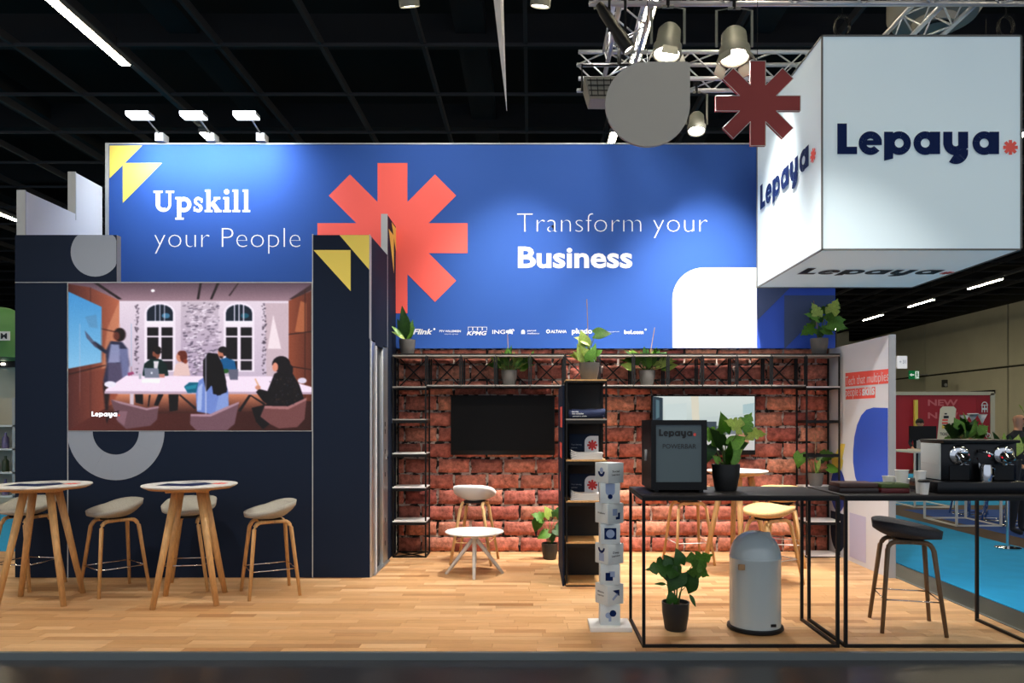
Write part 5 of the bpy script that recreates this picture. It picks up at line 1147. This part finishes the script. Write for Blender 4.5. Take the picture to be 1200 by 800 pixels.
# white wire frames (display tables) on the dark blue carpet
for (a, b, y0, y1, top, lb) in ((1113, 1173, 11.1, 12.0, 1.0, 'white cube-shaped tube frame on the dark blue carpet at right'), (1072, 1116, 13.5, 14.5, 1.02, 'second white tube frame, farther left on the blue carpet')):
    x0 = (a+(8 if a > 1100 else 0)-VX)*y0/F; x1 = (b-VX)*y0/F; t = thing('tube_frame', lb, 'frame', (x0, y0, ZG)); bm = NB(); W_ = x1-x0; D = y1-y0
    for u in (0, W_):
        for v in (0, D): bar(bm, (u, v, 0), (u, v, top), .028)
        for z in (.014, top): bar(bm, (u, 0, z), (u, D, z), .028)
    for v in (0, D):
        for z in (.014, top): bar(bm, (0, v, z), (W_, v, z), .028)
    obj('frame', bm, M_WPLAST, t); bx('table_top', 0, W_, 0, D, top, top+.02, M_WPLAST, t)
for (px, Y, yaw, lb) in ((1135, 12.6, .3, 'chrome-legged chair far right behind the counter, left one'), (1170, 11.8, .9, 'chrome-legged chair far right behind the counter, middle one'), (1196, 11.1, -.4, 'chrome-legged chair far right behind the counter, at the edge')):
    p = P(px, 500, Y); t = thing('bistro_chair', lb, 'chair', (p.x, Y, ZG), yaw, 'chrome chairs in the far booth')
    for s1 in (-1, 1):
        for s2 in (-1, 1): bm = NB(); tube(bm, ((s1*.2, s2*.2, 0), (s1*.1, s2*.12, .72)), .016, 8); obj('leg', bm, M_CHROME, t, True)
    bm = NB(); lathe(bm, [(.2, .015), (.25, .0), (.26, .02), (.22, .03)], 20); obj('base_ring', bm, M_CHROME, t, True)
    bx('seat', -.22, .22, -.2, .2, .72, .77, M_DARKCLOTH, t, .015); bx('backrest', -.21, .21, .17, .2, .8, 1.05, M_DARKCLOTH, t, .012)
ex = thing('exit_sign', 'green emergency exit sign on the beige hall wall', 'exit sign', (28.0, 53.6, 4.55))
bx('plate', -.38, .38, 0, .06, 0, .64, mat('exit_green', (10, 130, 70), .5, emit=.35), ex); M_EW = mat('exit_white', (240, 250, 244), .5, emit=.6)
bx('bracket', .36, 1.05, .01, .05, .3, .36, M_GREYEDGE, ex); pe = front(-.01); pr('arrow_mark', [rect(-.22, .28, .0, .36), [(-.34, .32), (-.18, .2), (-.18, .44)]], pe, M_EW, ex); pr('running_figure_mark', [rect(.08, .06, .34, .58)], pe, M_EW, ex); pr('running_figure_mark', [disc(.2, .49, .05), line2((.2, .44), (.2, .26), .08), line2((.2, .26), (.12, .1), .05), line2((.2, .26), (.3, .16), .05), line2((.12, .36), (.3, .38), .04)], front(-.02), mat('exit_green', (10, 130, 70), .5, emit=.35), ex)
ls = thing('wall_speaker', 'small dark loudspeaker on the beige hall wall right of the exit sign', 'speaker', (28.1, 49.7, 3.8)); bx('case', -.15, .15, 0, .25, 0, .5, mat('speaker_grey', (52, 52, 50), .6), ls, .02)
bm = NB(); lathe(bm, [(0, 0), (.1, 0), (.11, .02), (0, .02)], 16, M=Matrix.Translation((0, -.001, .15)) @ Matrix.Rotation(PI/2, 4, 'X')); obj('cone', bm, M_GREYEDGE, ls)

# ------------------------------------------------------------------ background at left
def lx(px, Y): return (px-VX)*Y/F
gb_ = thing('booth_wall', 'pale neighbouring booth wall at far left behind the navy wall', 'booth wall', (lx(-20, 14), 14, ZG))
bx('panel', -1.2, .75, 0, .1, 0, 2.62, mat('pale_booth', (186, 182, 166), .7), gb_); bx('black_header', -1.2, .75, -.02, .1, 2.62, 2.8, M_BLKPL, gb_)
for a in (-.1, .38): bx('downlight', a, a+.06, -.05, -.02, 2.66, 2.7, M_LENS, gb_)
gs = thing('green_drum_sign', 'green round drum sign with a white letter plate at the far left edge', 'hanging sign', (lx(-6, 13.4), 13.4, CAMH+(VY-420)*13.4/F))
bm = NB(); lathe(bm, [(0, 0), (.62, 0), (.62, .55), (.5, .8), (.25, .92), (0, .95)], 32); obj('drum', bm, mat('booth_green', (84, 142, 84), .6), gs, 'auto')
bx('plate', .4, .6, -.47, -.45, .28, .44, M_WPRINT, gs); text('M', Plane((0, -.475, 0), (1, 0, 0), (0, 0, 1)), .45, .56, .31, .1, M_DINK, gs, off=.03)
bm = NB(); tube(bm, ((0, 0, .95), (0, 0, 4.5)), .01, 5); obj('cable', bm, M_BLACK, gs)
ds = thing('display_shelf', 'pale product shelf with dark goods at far left behind the high table', 'shelf', (lx(2, 12.5), 12.5, ZG))
for z in (.3, .7, 1.1, 1.5): bx('shelf_board', -.5, .22, 0, .35, z, z+.03, M_WPLAST, ds)
for a in (-.5, .18): bx('post', a, a+.04, 0, .35, 0, 2.0, M_GREYEDGE, ds)
for k in range(9):
    t = thing('bottle', '%s bottle on the %s board of the pale product shelf at far left' % (('violet', 'green')[k % 2], ('lowest', 'second', 'third')[k//3]), 'bottle', (lx(2, 12.5)-.4+.19*(k % 3), 12.62, ZG+(.33, .73, 1.13)[k//3]), 0, 'goods on the far left shelf')
    bm = NB(); lathe(bm, [(0, 0), (.05, 0), (.055, .02), (.05, .18), (.02, .22), (.02, .27), (0, .27)], 12); obj('body', bm, mat('green_bottle', (56, 70, 46), .4) if k % 2 else mat('violet_bottle', (120, 108, 150), .4), t, 'auto')
bx('back_board', -.5, .22, .36, .4, .3, 2.0, mat('pale_booth', (186, 182, 166), .7), ds)  # plain pale board behind the goods
